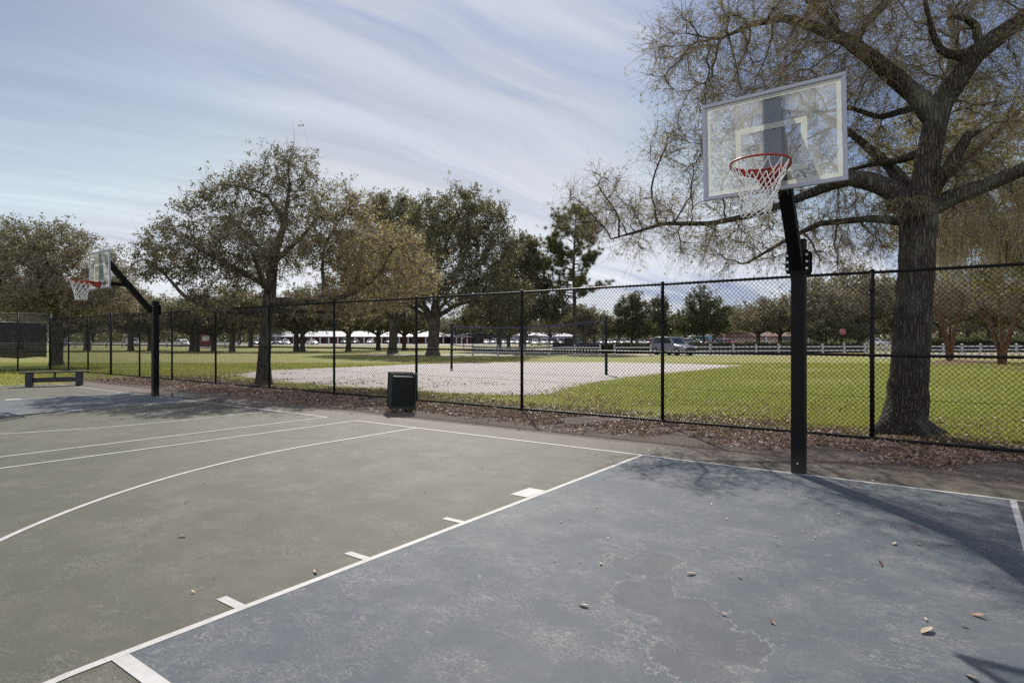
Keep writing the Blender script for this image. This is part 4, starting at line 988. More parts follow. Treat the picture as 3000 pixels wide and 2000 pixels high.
# volleyball net
va, vb = G(1323, 1079), G(1776, 1096.5)
vn = tag(empty('volleyball_net', (va + vb) / 2), 'sagging volleyball net with blue bands between two dark posts on the sand', 'volleyball net')
off = -(va + vb) / 2; dv = (vb - va); lv = np.linalg.norm(dv); du = dv / lv
M['blueband'] = simple('blue_webbing', (.045, .05, .13), .7, .2, 8); M['netcord'] = simple('dark_net_cord', (.03, .03, .035), .8, .2, 8)
for p, h in ((va, 2.26), (vb, 2.42)):
    mb = MB(); a = p + off; mb.tube([a - Z * .1, a + Z * h], .062, 14); mb.tube([a + Z * h, a + Z * (h + .05)], [.066, .02], 14)
    mb.box(a + Z * 1.25 + du * 0, (.15, .15, .06), bev=.01); mb.build('post', M['vinyl'], vn)
def top(t): return (va + off) * (1 - t) + (vb + off) * t + Z * (2.17 + (2.30 - 2.17) * t - .26 * 4 * t * (1 - t) * .75)
def bot(t): return (va + off) * (1 - t) + (vb + off) * t + Z * (1.20 + .12 * t - .20 * 4 * t * (1 - t) * .8)
tt = np.linspace(.012, .985, 40)
for nm, f in (('top_band', top), ('bottom_band', bot)):
    mb = MB(); q = np.cross(du, Z) * .004
    for i in range(39):
        a, b = f(tt[i]), f(tt[i + 1]); mb.add([a - Z * .024 - q, b - Z * .024 - q, b + Z * .024 - q, a + Z * .024 - q, a - Z * .024 + q, b - Z * .024 + q, b + Z * .024 + q, a + Z * .024 + q], [(0, 1, 2, 3), (7, 6, 5, 4), (3, 2, 6, 7), (0, 4, 5, 1)])
    mb.build(nm, M['blueband'], vn)
for t in (.012, .985):
    mb = MB(); a, b = top(t), bot(t); mb.tube([a, b], .022, 6); mb.build('side_band', M['blueband'], vn)
mb = MB()
for k in range(1, 9):
    mb.tube([top(t) * (1 - k / 9) + bot(t) * (k / 9) for t in tt], .0035, 4, cap=False)
for t in np.linspace(.012, .985, 84): mb.tube([top(t), bot(t)], .0025, 3, cap=False)
mb.build('netting', M['netcord'], vn)

# ------------------------------------------------------------------ far side of the park
def rail_fence(pts, label, spacing=2.3, h=.98, z_r=(.78, .42)):
    pts = [np.array(p, float) for p in pts]; root = tag(empty('white_rail_fence', pts[0]), label, 'fence')
    q = resample(np.array(pts), spacing) - pts[0]
    for p in q:
        mb = MB(); mb.box(p + Z * h / 2, (.15, .15, h), bev=.012); mb.box(p + Z * (h + .012), (.19, .19, .024)); mb.add([p + np.array([x, y, h + .024]) for x, y in ((-.09, -.09), (.09, -.09), (.09, .09), (-.09, .09))] + [p + Z * (h + .09)], [(0, 1, 4), (1, 2, 4), (2, 3, 4), (3, 0, 4)])
        mb.build('post', M['whitepaint'], root)
    for z in z_r:
        mb = MB()
        for a, b in zip(q[:-1], q[1:]):
            d = b - a; l = np.linalg.norm(d); d /= l; s = np.array([-d[1], d[0], 0]); mb.box((a + b) / 2 + Z * z, (l - .16, .045, .15), np.stack([d, s, Z], 1))
        mb.build('rail', M['whitepaint'], root)
    return root
def gx(X, d): return np.array([(X - CX) / F * d, d, -.02])
rail_fence([gx(1385, 53), gx(1758, 53)], 'white two rail fence behind the volleyball net, left of the opening')
rail_fence([gx(1800, 54.5), gx(1906, 55)], 'short white rail fence piece left of the parked grey SUV')
rail_fence([gx(2012, 57), gx(2500, 60), gx(3130, 66)], 'long white rail fence running from the grey SUV to the right edge')
rail_fence([gx(80, 104), gx(700, 112)], 'far white rail fence at the left, behind the corner of the court', h=1.15, z_r=(.95, .5))

M['hedgecore'] = simple('hedge_core', (.012, .016, .007), .9, .3, 3)
def hedge(a, b, w, h, label, seed, n, size=.10):
    rg = np.random.default_rng(seed); a = np.asarray(a, float); b = np.asarray(b, float); d = b - a; l = np.linalg.norm(d); d /= l; s = np.array([-d[1], d[0], 0])
    u = rg.random(n) * l; f = rg.random(n); y = np.where(f < .45, -w / 2, np.where(f < .9, rg.uniform(-w / 2, w / 2, n), w / 2)); z = np.where((f >= .45) & (f < .9), h, rg.random(n) * h)
    bumpy = .10 * np.sin(u * 1.7 + seed) + .07 * np.sin(u * 4.1) + rg.normal(0, .05, n)
    c = d * u[:, None] + s * (y + rg.normal(0, .06, n) - .4 * bumpy)[:, None] + Z * (z * (1 + bumpy * .6))[:, None]
    v, q = leaf_quads(rg, c, size, size * .6)
    root = tag(empty('hedge', a), label, 'hedge')
    link('foliage', np_mesh('foliage', v, [q], M['hedge']), root)
    mb = MB(); mb.box(d * l / 2 + Z * h * .47, (l, w * .86, h * .92), np.stack([d, s, Z], 1), bev=.1); mb.build('branches', M['hedgecore'], root)
hedge(gx(1620, 66), gx(1905, 66), 1.4, 1.0, 'clipped dark hedge behind the rail fence, left of the grey SUV', 1, 9000, .16)
hedge(gx(2030, 68), gx(2530, 70), 1.4, 1.08, 'long clipped hedge behind the rail fence, right of the grey SUV', 2, 14000, .16)
hedge(gx(2700, 72), gx(3150, 74), 1.5, 1.45, 'tall clipped hedge behind the two bare crape myrtles', 3, 14000, .16)
M['lowplant'] = leaf_mat('low_plants', [(0, (.03, .05, .012)), (.6, (.10, .13, .03)), (1, (.24, .17, .03))], .35, .5)
def low_bed(a, b, label, seed, n):
    rg = np.random.default_rng(seed); a = np.asarray(a, float); d = np.asarray(b, float) - a
    c = d * rg.random((n, 1)) + rg.normal(0, .5, (n, 3)) * np.array([.3, .6, 0]) + Z * np.abs(rg.normal(.18, .14, (n, 1)))
    v, q = leaf_quads(rg, c, .16, .08); o = link('ground_cover', np_mesh('ground_cover', v, [q], M['lowplant']), loc=a); tag(o, label, 'plants', kind='stuff')
low_bed(gx(2010, 73), gx(2540, 76), 'low yellow green planting behind the clipped hedge', 4, 9000)

# roads and parking
def sheet(name, pts, m, z): 
    mb = MB(); mb.add([(p[0], p[1], 0) for p in pts], [tuple(range(len(pts)))]); o = mb.build(name, m, loc=(0, 0, z))
    if o.data.polygons[0].normal.z < 0: o.data.polygons[0].flip(); o.data.update()
    return tag(o, kind='structure')
sheet('road', [(-14, 56.2), (14, 56.2), (40, 59), (90, 68), (90, 76), (40, 64.5), (14, 62), (-14, 62)], M['road'], -.014)
sheet('parking_lot', [(-150, 150), (150, 150), (190, 235), (-190, 235)], M['road'], -.014)
sheet('path', [(-95, 116), (-6, 116), (-4, 120), (-95, 121)], M['road'], -.014)
sheet('path', [gx(2560, 47)[:2], gx(2700, 49)[:2], (80, 55), (80, 58.5), gx(2700, 52)[:2], gx(2560, 49.5)[:2]], M['road'], -.010)
# dirt strip between court and fence
mb = MB(); e1 = ragged(FQ(-7, 0, 2.9)[:2], FQ(27.5, 0, 2.6)[:2], 60, .1); e2 = ragged(FQ(28.5, 0, -.2)[:2], FQ(-7, 0, -.5)[:2], 90, .22)
mb.add([(p[0], p[1], 0) for p in e1 + e2], [tuple(range(len(e1) + len(e2)))]); o = mb.build('dirt_strip', M['dirt'], loc=(0, 0, -.012))
if o.data.polygons[0].normal.z < 0: o.data.polygons[0].flip(); o.data.update()
tag(o, kind='structure')
# puddle by the distant pole
m, nt = mat('wet_patch'); out(nt, bsdf(nt, (.10, .10, .10), .12, .6)); M['wet'] = m
pc = G(520, 1157); rg = np.random.default_rng(9); ang = np.linspace(0, 2 * math.pi, 60)[:-1]
rad = 1 + .18 * np.sin(3 * ang + 1) + .12 * np.sin(7 * ang) + rg.normal(0, .04, 59)
sheet('puddle', [pc + U * math.cos(a) * .95 * r_ + V * math.sin(a) * .42 * r_ for a, r_ in zip(ang, rad)], M['wet'], .003)

# cars
CAR_COL = {'white': (.70, .70, .70), 'silver': (.24, .25, .27), 'black': (.012, .012, .014), 'blue': (.03, .055, .14), 'red': (.32, .02, .018), 'grey': (.10, .105, .11), 'dark red': (.10, .01, .012)}
M_CAR = {}
for k, c in CAR_COL.items():
    m, nt = mat('car_paint_' + k.replace(' ', '_')); oc = objco(nt); out(nt, bsdf(nt, mixc(nt, noise(nt, oc, 3, 4), [q * .9 for q in c], c), .28, .5, Coat_Weight=.6)); M_CAR[k] = m
def car_shapes(kind):
    suv = kind == 'suv'; bz = 1.02 if suv else .92; rz = 1.72 if suv else 1.45; hw = .93 if suv else .89
    body = [(-2.32, .42, .72, hw - .12), (-2.27, .32, bz - .04, hw - .05), (-1.6, .24, bz, hw), (.6, .22, bz, hw), (1.15, .22, bz - .02, hw), (1.95, .25, bz - .14, hw - .05), (2.25, .30, bz - .26, hw - .12), (2.33, .40, bz - .36, hw - .2)]
    cab = [(-2.15 if suv else -1.75, -1.95 if suv else -1.1), (1.05, .25)]
    return body, cab, bz, rz, hw
def make_car(kind, colour, detailed, name='parked_car'):
    body, cab, bz, rz, hw = car_shapes(kind); paint = M_CAR[colour]
    def loft(mb, st, mi):
        ring = []
        for x, z0, z1, w in st:
            ring.append([(x, -w * .93, z0), (x, w * .93, z0), (x, w, z0 + (z1 - z0) * .35), (x, w * .98, z0 + (z1 - z0) * .8), (x, w * .86, z1), (x, -w * .86, z1), (x, -w * .98, z0 + (z1 - z0) * .8), (x, -w, z0 + (z1 - z0) * .35)])
        vs = [p for r_ in ring for p in r_]; n = 8
        fs = [(i * n + j, (i + 1) * n + j, (i + 1) * n + (j + 1) % n, i * n + (j + 1) % n) for i in range(len(st) - 1) for j in range(n)]
        fs += [tuple(range(n))[::-1], tuple((len(st) - 1) * n + j for j in range(n))]; mb.add(vs, fs, mi, True)
    def cabin(mb, mi):
        (xb0, xt0), (xb1, xt1) = cab; w0, w1 = hw * .88, hw * .70
        vs = [(xb0, -w0, bz - .02), (xb1, -w0, bz - .02), (xb1, w0, bz - .02), (xb0, w0, bz - .02), (xt0, -w1, rz), (xt1, -w1, rz), (xt1, w1, rz), (xt0, w1, rz), ((xt0 + xt1) / 2, -w1 * .9, rz + .03), ((xt0 + xt1) / 2, w1 * .9, rz + .03)]
        mb.add(vs, [(0, 1, 5, 4), (1, 2, 6, 5), (2, 3, 7, 6), (3, 0, 4, 7), (4, 5, 8), (5, 6, 9, 8), (6, 7, 9), (7, 4, 8, 9)], mi)
    def windows(mb, mi):
        (xb0, xt0), (xb1, xt1) = cab; w0, w1 = hw * .88, hw * .70
        def lerp(a, b, t): return tuple(np.array(a) * (1 - t) + np.array(b) * t)
        def panel(c0, c1, c2, c3, nrm, i0=.08, i1=.92, j0=.16, j1=.86):
            q = []
            for u_, v_ in ((i0, j0), (i1, j0), (i1, j1), (i0, j1)):
                lo = np.array(lerp(c0, c1, u_)); hi = np.array(lerp(c3, c2, u_)); q.append(lo * (1 - v_) + hi * v_ + np.array(nrm) * .006)
            mb.add(q, [(0, 1, 2, 3)], mi)
        B = bz - .02
        panel((xb1, -w0, B), (xb1, w0, B), (xt1, w1, rz), (xt1, -w1, rz), (1, 0, .5)); panel((xb0, w0, B), (xb0, -w0, B), (xt0, -w1, rz), (xt0, w1, rz), (-1, 0, .5))
        for s in (-1, 1):
            for i0, i1 in ((.07, .48), (.52, .92)):
                c = [(xb0, s * w0, B), (xb1, s * w0, B), (xt1, s * w1, rz), (xt0, s * w1, rz)]; panel(*c, (0, s, .3), i0, i1)
    def wheel(mb, x, y, mi, mr):
        mb.tube([(x, y - .11, .33), (x, y + .11, .33)], .33, 18, mi=mi, smooth=False)
        sgn = 1 if y > 0 else -1; mb.tube([(x, y + sgn * .112, .33), (x, y + sgn * .122, .33)], .2, 12, mi=mr, smooth=False)
    def lamps(mb, mi, front):
        x = 2.27 if front else -2.31
        for s in (-1, 1):
            mb.box((x, s * hw * .68, bz - (.30 if front else .16)), (.06, .32, .13 if front else .2), mi=mi, bev=.02)
    if not detailed:
        mb = MB(); loft(mb, body, 0); cabin(mb, 0); windows(mb, 1)
        for x in (-1.42, 1.42):
            for y in (-hw + .12, hw - .12): wheel(mb, x, y, 2, 3)
        lamps(mb, 4, True); lamps(mb, 5, False)
        return mb.build(name, [paint, M['glassdark'], M['rubber'], M['chrome'], M['headlamp'], M['redlamp']])
    root = empty(name)
    mb = MB(); loft(mb, body, 0); cabin(mb, 0)
    bo = mb.build('body', paint, root)
    mb = MB(); windows(mb, 0); mb.build('window', M['glassdark'], root)
    for x in (-1.42, 1.42):
        for y in (-hw + .10, hw - .10):
            mb = MB(); mb.tube([(x, y - .12, .35), (x, y + .12, .35)], .35, 22, smooth=False); w_ = mb.build('wheel', M['rubber'], root)
            sgn = 1 if y > 0 else -1; mb = MB(); mb.tube([(x, y + sgn * .122, .35), (x, y + sgn * .134, .35)], .22, 14, smooth=False); mb.build('rim', M['chrome'], w_)
    for s in (-1, 1):
        mb = MB(); mb.box((2.26, s * hw * .66, bz - .27), (.08, .36, .15), bev=.03); mb.build('headlight', M['headlamp'], root)
        mb = MB(); mb.box((-2.30, s * hw * .70, bz - .14), (.07, .26, .26), bev=.03); mb.build('tail_light', M['redlamp'], root)
        mb = MB(); mb.box((.85, s * (hw + .10), bz + .08), (.12, .18, .13), bev=.03); mb.build('mirror', paint, root)
    mb = MB(); mb.box((2.31, 0, bz - .36), (.05, hw * 1.0, .16), bev=.02); mb.build('grille', M['rubber'], root)
    mb = MB(); mb.box((2.335, 0, .42), (.03, .34, .13)); mb.build('number_plate', M['whitepaint'], root)
    return root
proto_car = {}
def far_car(kind, colour, X, d, rz, label):
    k = (kind, colour); p = gx(X, d)
    if k not in proto_car: o = proto_car[k] = make_car(kind, colour, False)
    else: o = proto_car[k].copy(); COL.objects.link(o)
    o.location = (p[0], p[1], -.014); o.rotation_euler = (0, 0, rz); tag(o, label, 'car', 'cars parked in the far lots')
FRONT = -math.pi / 2
def row(Xs, d, spec, phrase, rz=FRONT):
    seen = {}
    for n_, (X, (k, c)) in enumerate(zip(Xs, spec)):
        ordn = ['first', 'second', 'third', 'fourth', 'fifth', 'sixth', 'seventh', 'eighth', 'ninth', 'tenth'][n_]
        far_car(k, c, X, d + RNG.uniform(-2, 2), rz + RNG.uniform(-.12, .12), f'{c} parked {"SUV" if k == "suv" else "car"}, {ordn} from left {phrase}')
row([1425, 1447, 1477, 1500, 1518, 1545], 182, [('sedan', 'white'), ('suv', 'white'), ('sedan', 'silver'), ('suv', 'white'), ('sedan', 'white'), ('suv', 'silver')], 'in front of the grey roofed plaza centre')
row([1567, 1594, 1620, 1644, 1668], 146, [('sedan', 'white'), ('suv', 'white'), ('suv', 'black'), ('suv', 'grey'), ('sedan', 'silver')], 'behind the middle of the volleyball net')
row([1762, 1782, 1803, 1824, 1838, 1858, 1880, 1902], 160, [('sedan', 'silver'), ('sedan', 'white'), ('suv', 'grey'), ('sedan', 'silver'), ('suv', 'white'), ('sedan', 'black'), ('sedan', 'white'), ('sedan', 'dark red')], 'beyond the hedge left of the grey SUV')
row([2000, 2026, 2050, 2082, 2114, 2140], 150, [('sedan', 'black'), ('suv', 'silver'), ('sedan', 'white'), ('sedan', 'silver'), ('sedan', 'blue'), ('sedan', 'red')], 'below the dark magnolia', FRONT + .5)
row([742, 763, 785, 812, 836, 915], 165, [('sedan', 'silver'), ('sedan', 'blue'), ('sedan', 'black'), ('suv', 'silver'), ('sedan', 'white'), ('sedan', 'white')], 'right of the medium oak trunk', FRONT + .7)
row([1010, 1040, 1085, 1140], 190, [('suv', 'silver'), ('sedan', 'black'), ('sedan', 'white'), ('suv', 'grey')], 'in front of the red plaza wall')
row([2538, 2568, 2596], 140, [('sedan', 'white'), ('suv', 'white'), ('sedan', 'silver')], 'just left of the near oak trunk', FRONT + 1.2)
row([184, 390, 535], 128, [('sedan', 'blue'), ('suv', 'white'), ('sedan', 'white')], 'beyond the far left rail fence', FRONT + .9)
suv = make_car('suv', 'silver', True, 'parked_car'); p = gx(1972, 58.5); suv.location = (p[0], p[1], -.014); suv.rotation_euler = (0, 0, R(-62)); tag(suv, 'silver grey SUV facing the court at the opening in the rail fence', 'car')
drk = make_car('suv', 'black', True, 'parked_car'); p = gx(1682, 92); drk.location = (p[0], p[1], -.014); drk.rotation_euler = (0, 0, R(62)); tag(drk, 'black SUV seen from behind with red tail lights, behind the volleyball net', 'car')

# plaza
M['redwall'] = simple('red_painted_brick', (.15, .028, .026), .8, .2, .6); M['whiteroof'] = simple('white_metal_roof', (.40, .41, .43), .5, .1, .2); M['greyroof'] = simple('grey_shingle', (.20, .20, .215), .85, .2, .5)
M['teal'] = simple('teal_fascia', (.12, .17, .18), .6, .1, .4); M['shop'] = simple('shop_glass', (.03, .035, .04), .15, .2, .3); M['pinkwall'] = simple('pinkish_stucco', (.36, .26, .23), .85, .1, .4); M['terracotta'] = simple('terracotta_roof', (.20, .115, .09), .85, .2, 1)
M['column'] = simple('white_column', (.66, .66, .66), .6, .08, 1)
def plaza(name, label, x0, x1, y, eave, ridge, depth, wall_m, roof_m, ncol, porch=3.0, fascia=None, fh=.5):
    root = tag(empty(name, ((x0 + x1) / 2, y, 0)), label, 'building'); w = x1 - x0
    mb = MB(); mb.box((0, depth / 2, eave / 2 - .5), (w, depth, eave + 1.0)); mb.build('wall', wall_m, root)
    mb = MB(); a, b = -w / 2 - 1, w / 2 + 1
    vs = [(a, -porch, eave), (b, -porch, eave), (b, depth + 1, eave), (a, depth + 1, eave), (a + 5, depth * .4, ridge), (b - 5, depth * .4, ridge), (a, -porch, eave - .18), (b, -porch, eave - .18), (b, depth + 1, eave - .18), (a, depth + 1, eave - .18)]
    mb.add(vs, [(0, 1, 5, 4), (1, 2, 5), (2, 3, 4, 5), (3, 0, 4), (6, 7, 1, 0), (7, 8, 2, 1), (8, 9, 3, 2), (9, 6, 0, 3), (9, 8, 7, 6)]); mb.build('roof', roof_m, root)
    if fascia is not None:
        mb = MB(); mb.box((0, -porch - .05, eave - .18 - fh / 2), (w + 2, .12, fh)); mb.build('fascia', fascia, root)
    for i in range(ncol):
        x = -w / 2 + .6 + (w - 1.2) * i / (ncol - 1)
        mb = MB(); mb.box((x, -porch + .3, (eave - .2) / 2 - .1), (.34, .34, eave - .2), bev=.03); mb.build('column', M['column'], root)
    for i in range(ncol - 1):
        x = -w / 2 + .6 + (w - 1.2) * (i + .5) / (ncol - 1)
        if i % 2: mb = MB(); mb.box((x, -.03, 1.05), ((w / ncol) * .55, .10, 2.1)); mb.build('shop_window', M['shop'], root)
plaza('retail_plaza', 'long low red walled plaza with white roof and columns, left of the broad trunk oak', -84, -22, 205, 2.35, 4.2, 16, M['redwall'], M['whiteroof'], 22)
plaza('retail_plaza', 'red walled plaza wing with white porch roof, just right of the broad trunk oak', -20.5, -14, 203, 2.35, 3.6, 14, M['redwall'], M['whiteroof'], 4)
plaza('plaza_entrance', 'central plaza block with tall grey roof and teal fascia behind the volleyball net', -19, 4.5, 212, 3.1, 6.2, 20, M['redwall'], M['greyroof'], 6, 4.0, M['teal'], .9)
plaza('retail_plaza', 'white fronted plaza wing right of the grey roofed block, left of the pine trunk', 1.0, 20, 204, 2.5, 4.0, 16, M['redwall'], M['whiteroof'], 7, 3.0, M['whiteroof'], .9)
plaza('retail_plaza', 'pinkish building with terracotta roof left of the near hoop pole', 62, 88, 182, 2.4, 3.6, 14, M['pinkwall'], M['terracotta'], 3, 1.0)
# picket fence in front of it
pf = tag(empty('picket_fence', gx(2220, 150)), 'white picket fence in front of the pinkish building', 'fence')
mb = MB()
for i in range(60): mb.box((i * .18 - 1.0, 0, .6), (.09, .03, 1.2))
mb.build('pickets', M['whitepaint'], pf)
mb = MB(); mb.box((4.3, .04, .35), (10.8, .04, .09)); mb.box((4.3, .04, .9), (10.8, .04, .09)); mb.build('rail', M['whitepaint'], pf)
# blue and white canopy
ct = tag(empty('canopy', gx(2052, 168)), 'white and light blue canopy above parked cars under the magnolia', 'canopy')
mb = MB(); mb.add([(-3, -1.5, 2.2), (3, -1.5, 2.2), (3, 1.5, 2.2), (-3, 1.5, 2.2), (-1.5, 0, 3.1), (1.5, 0, 3.1)], [(0, 1, 5, 4), (1, 2, 5), (2, 3, 4, 5), (3, 0, 4), (3, 2, 1, 0)]); mb.build('roof', M['whiteroof'], ct)
mb = MB(); mb.box((1.0, -1.53, 2.05), (4.0, .05, .42)); mb.build('valance', simple('light_blue_cloth', (.08, .32, .50), .7, .1, 2), ct)
for x in (-2.9, 2.9):
    for y in (-1.4, 1.4): mb = MB(); mb.tube([(x, y, 0), (x, y, 2.2)], .05, 8); mb.build('leg', M['column'], ct)
# red sign wall
sw = tag(empty('sign_wall', gx(603, 100)), 'red brick sign wall with white lettered panel under the park oaks', 'sign')
mb = MB(); mb.box((0, 0, 1.25), (2.1, .35, 2.3), bev=.03); mb.build('wall', M['redwall'], sw)
mb = MB(); mb.box((0, 0, 2.46), (2.3, .5, .12)); mb.build('cap', M['redwall'], sw)
mb = MB(); mb.box((.05, -.20, 1.62), (1.05, .04, .78)); pn = mb.build('panel', M['column'], sw)
mb = MB(); mb.box((0, -.05, .22), (2.6, .9, .16), bev=.03); mb.build('base', M['column'], sw)
mb = MB()
for r_ in range(3):
    for k in range(4): mb.box((-.34 + k * .22 + .05, -.224, 1.86 - r_ * .23), (.14, .006, .10))
mb.build('lettering', M['shop'], pn)
# stop sign
sp_ = tag(empty('stop_sign', gx(2468, 77)), 'red octagonal stop sign on a dark post right of the near hoop pole', 'sign')
mb = MB(); mb.tube([(0, 0, -.05), (0, 0, 2.85)], .04, 8); mb.build('post', M['vinyl'], sp_)
oct_ = [(.41 * math.cos(R(22.5 + 45 * i)), .41 * math.sin(R(22.5 + 45 * i))) for i in range(8)]
M['signred'] = simple('sign_red', (.34, .02, .022), .45, .1, 3)
mb = MB(); z = 2.45; vs = [(a, -.045, z + b) for a, b in oct_] + [(a, -.06, z + b) for a, b in oct_]; mb.add(vs, [tuple(range(8)), tuple(range(8, 16))[::-1]] + [(i, 8 + i, 8 + (i + 1) % 8, (i + 1) % 8) for i in range(8)]); fc = mb.build('sign_face', M['signred'], sp_)
mb = MB()
for i in range(8):
    a0, a1 = np.array(oct_[i]), np.array(oct_[(i + 1) % 8]); mb.add([(q[0] * k, -.063, z + q[1] * k) for q, k in ((a0, .96), (a1, .96), (a1, .90), (a0, .90))], [(0, 1, 2, 3)])
mb.build('border', M['whitepaint'], fc)
cu_ = bpy.data.curves.new('stop_text', 'FONT'); cu_.body = 'STOP'; cu_.size = .34; cu_.align_x = 'CENTER'; cu_.align_y = 'CENTER'; cu_.extrude = .002; cu_.materials.append(M['whitepaint'])
tmp_ = bpy.data.objects.new('stop_text', cu_); tx = link('lettering', bpy.data.meshes.new_from_object(tmp_), fc); bpy.data.objects.remove(tmp_); tx.location = (0, -.066, z); tx.rotation_euler = (R(90), 0, 0)
# thin dark posts
for X, d, h, dia, lab in ((1358, 88, 2.4, True, 'thin dark post with a white diamond plate behind the volleyball net'), (1150, 92, 2.7, False, 'thin dark post between two park oaks left of the broad trunk'), (2188, 110, 5.2, False, 'thin dark lamp post left of the rounded tan tree')):
    ps = tag(empty('sign_post' if h < 4 else 'lamp_post', gx(X, d)), lab, 'post')
    mb = MB(); mb.tube([(0, 0, 0), (0, 0, h)], .045, 8); mb.build('pole', M['vinyl'], ps)
    mb = MB(); mb.tube([(0, 0, 0), (0, 0, .12)], .09, 10); mb.build('base', M['vinyl'], ps)
    if dia: mb = MB(); mb.add([(-.42, -.05, 2.0), (0, -.05, 1.58), (.42, -.05, 2.0), (0, -.05, 2.42), (-.42, -.065, 2.0), (0, -.065, 1.58), (.42, -.065, 2.0), (0, -.065, 2.42)], [(0, 1, 2, 3), (7, 6, 5, 4), (0, 4, 5, 1), (1, 5, 6, 2), (2, 6, 7, 3), (3, 7, 4, 0)]); mb.build('plate', M['whitepaint'], ps)
    if h > 4: mb = MB(); mb.tube([(0, 0, h), (0, 0, h + .45)], [.11, .16], 10); mb.tube([(0, 0, h + .45), (0, 0, h + .6)], [.2, .03], 10); mb.build('lamp', M['vinyl'], ps)

# ------------------------------------------------------------------ litter and grass
def inside(poly, pts):
    poly = np.asarray(poly, float)[:, :2]; x, y = pts[:, 0], pts[:, 1]; c = np.zeros(len(pts), bool); j = len(poly) - 1
    for i in range(len(poly)):
        xi, yi = poly[i]; xj, yj = poly[j]
        m = ((yi > y) != (yj > y)) & (x < (xj - xi) * (y - yi) / (yj - yi + 1e-12) + xi); c ^= m; j = i
    return c
sand_poly = [G(*p) for p in sand_px]
rg = np.random.default_rng(77)
def court_uv(p): q = p - O0; return q @ U, q @ V
# leaf litter along the fence
def patchy(p, s, seed):
    a = np.sin(p[:, 0] * s + seed) + np.sin(p[:, 1] * s * 1.3 + seed * 2) + np.sin((p[:, 0] + p[:, 1]) * s * .7 + seed * 3) + np.sin((p[:, 0] * .6 - p[:, 1]) * s * 2.1 + seed)
    return a / 4
n = 95000
s = rg.uniform(-7, 25, n); o_ = np.where(rg.random(n) < .70, rg.normal(.4, .6, n), rg.uniform(-1.5, 2.1, n))
p = FP + FD * s[:, None] + FN * o_[:, None]
keep = (patchy(p, 1.3, 2) + .7 * patchy(p, 4.1, 6) > -.6 + np.clip(o_ - .7, 0, 2) * .6) & (rg.random(n) > np.clip((o_ - 1.35) / .7, 0, 1) * .9)
p = p[keep]; u_, v_ = court_uv(p)
p2n = 15000
s2 = rg.uniform(-7, 26, p2n); o2 = -rg.exponential(1.7, p2n) - .6; q2 = FP + FD * s2[:, None] + FN * o2[:, None]
q2 = q2[(patchy(q2, .8, 5) > -.2)]
q3 = np.stack([rg.uniform(-24, -15, 1500), rg.uniform(19, 27, 1500), np.zeros(1500)], 1)
p = np.concatenate([p, q2, q3]); p[:, 2] = -.004 + np.abs(rg.normal(0, .012, len(p)))
p[:, 2] += np.clip(patchy(p, 2.3, 3) + .2, 0, 1) * rg.random(len(p)) * .05
v, q = leaf_quads(rg, p, .066 * rg.uniform(.6, 1.35, (len(p), 1)), .032, flat=.6)
ob = link('leaf_litter', np_mesh('leaf_litter', v, [q], M['litter'])); tag(ob, 'dry brown oak leaves strewn along the foot of the fence', 'leaves', kind='stuff')
# grass blades beyond the fence and around the bench
n = 520000
d = 9 + 30 * rg.random(n) ** 1.9; X = rg.uniform(-60, 3100, n); x = (X - CX) / F * d
p = np.stack([x, d, np.zeros(n)], 1)
rel = p - FP; ff = rel @ FN; ss = rel @ FD
u_, v_ = court_uv(p)
court_in = inside([C(12, -.9), C(12, 20), C(-23.2, 20), C(-23.2, .2), C(-22.4, -.55)], p)
in_sand = inside(sand_poly, p + rg.normal(0, .4, p.shape))
beyond = (ff < -.10 - np.abs(rg.normal(0, .16, n)) - .25 * (patchy(p, 1.5, 9) + .3))
left = (ss > 23.5) & (ff > -1) & (rg.random(n) > np.exp(-np.abs(ss - 23.5) / 1.2))
thin = patchy(p, .55, 4) + rg.normal(0, .35, n) > -.55
ok = (beyond | left) & ~court_in & ~in_sand & thin
p = p[ok]; d = d[ok]; n = len(p)
ln = .045 * rg.uniform(.5, 1.4, n) * (1 + (d - 9) * .012); w = .0045 * (1 + (d - 9) * .11); az = rg.uniform(0, 6.28, n)
lean = rg.normal(0, .45, (n, 2)); p[:, 2] = -.024
sd = np.stack([np.cos(az), np.sin(az), np.zeros(n)], 1) * w[:, None]
tipv = p + np.stack([lean[:, 0] * ln, lean[:, 1] * ln, ln], 1)
v = np.stack([p - sd, p + sd, tipv], 1).reshape(-1, 3)
ob = link('grass', np_mesh('grass', v, [np.arange(3 * n).reshape(-1, 3)], M['blade'])); tag(ob, 'short green and straw coloured grass beyond the fence', 'grass', kind='stuff')

# single leaves blown onto the court
def leaf_mesh(seed):
    rg = np.random.default_rng(seed); mb = MB(); n = 7; vs = []
    for i in range(n):
        t = i / (n - 1); w = .5 * math.sin(math.pi * min(1, t * .96 + .03)) ** .8 * .42; z = .09 * (t - .5) ** 2 + .02; cu = rg.uniform(.05, .16)
        vs += [(t - .5, -w, z + w * cu * 1.4 + .02), (t - .5, 0, z), (t - .5, w, z + w * cu * 2.2 + .03)]
    fs = []
    for i in range(n - 1): b = i * 3; fs += [(b, b + 3, b + 4, b + 1), (b + 1, b + 4, b + 5, b + 2)]
    me = bpy.data.meshes.new('fallen_leaf'); me.from_pydata(vs, [], fs); me.update(); return me
LM = [simple('dry_leaf_brown', (.16, .085, .045), .55, .4, 3), simple('dry_leaf_pale', (.36, .29, .20), .55, .3, 3), simple('dry_leaf_dark', (.06, .035, .024), .5, .4, 3)]
meshes = []
for i in range(6): me = leaf_mesh(300 + i); me.materials.append(LM[i % 3]); meshes.append(me)
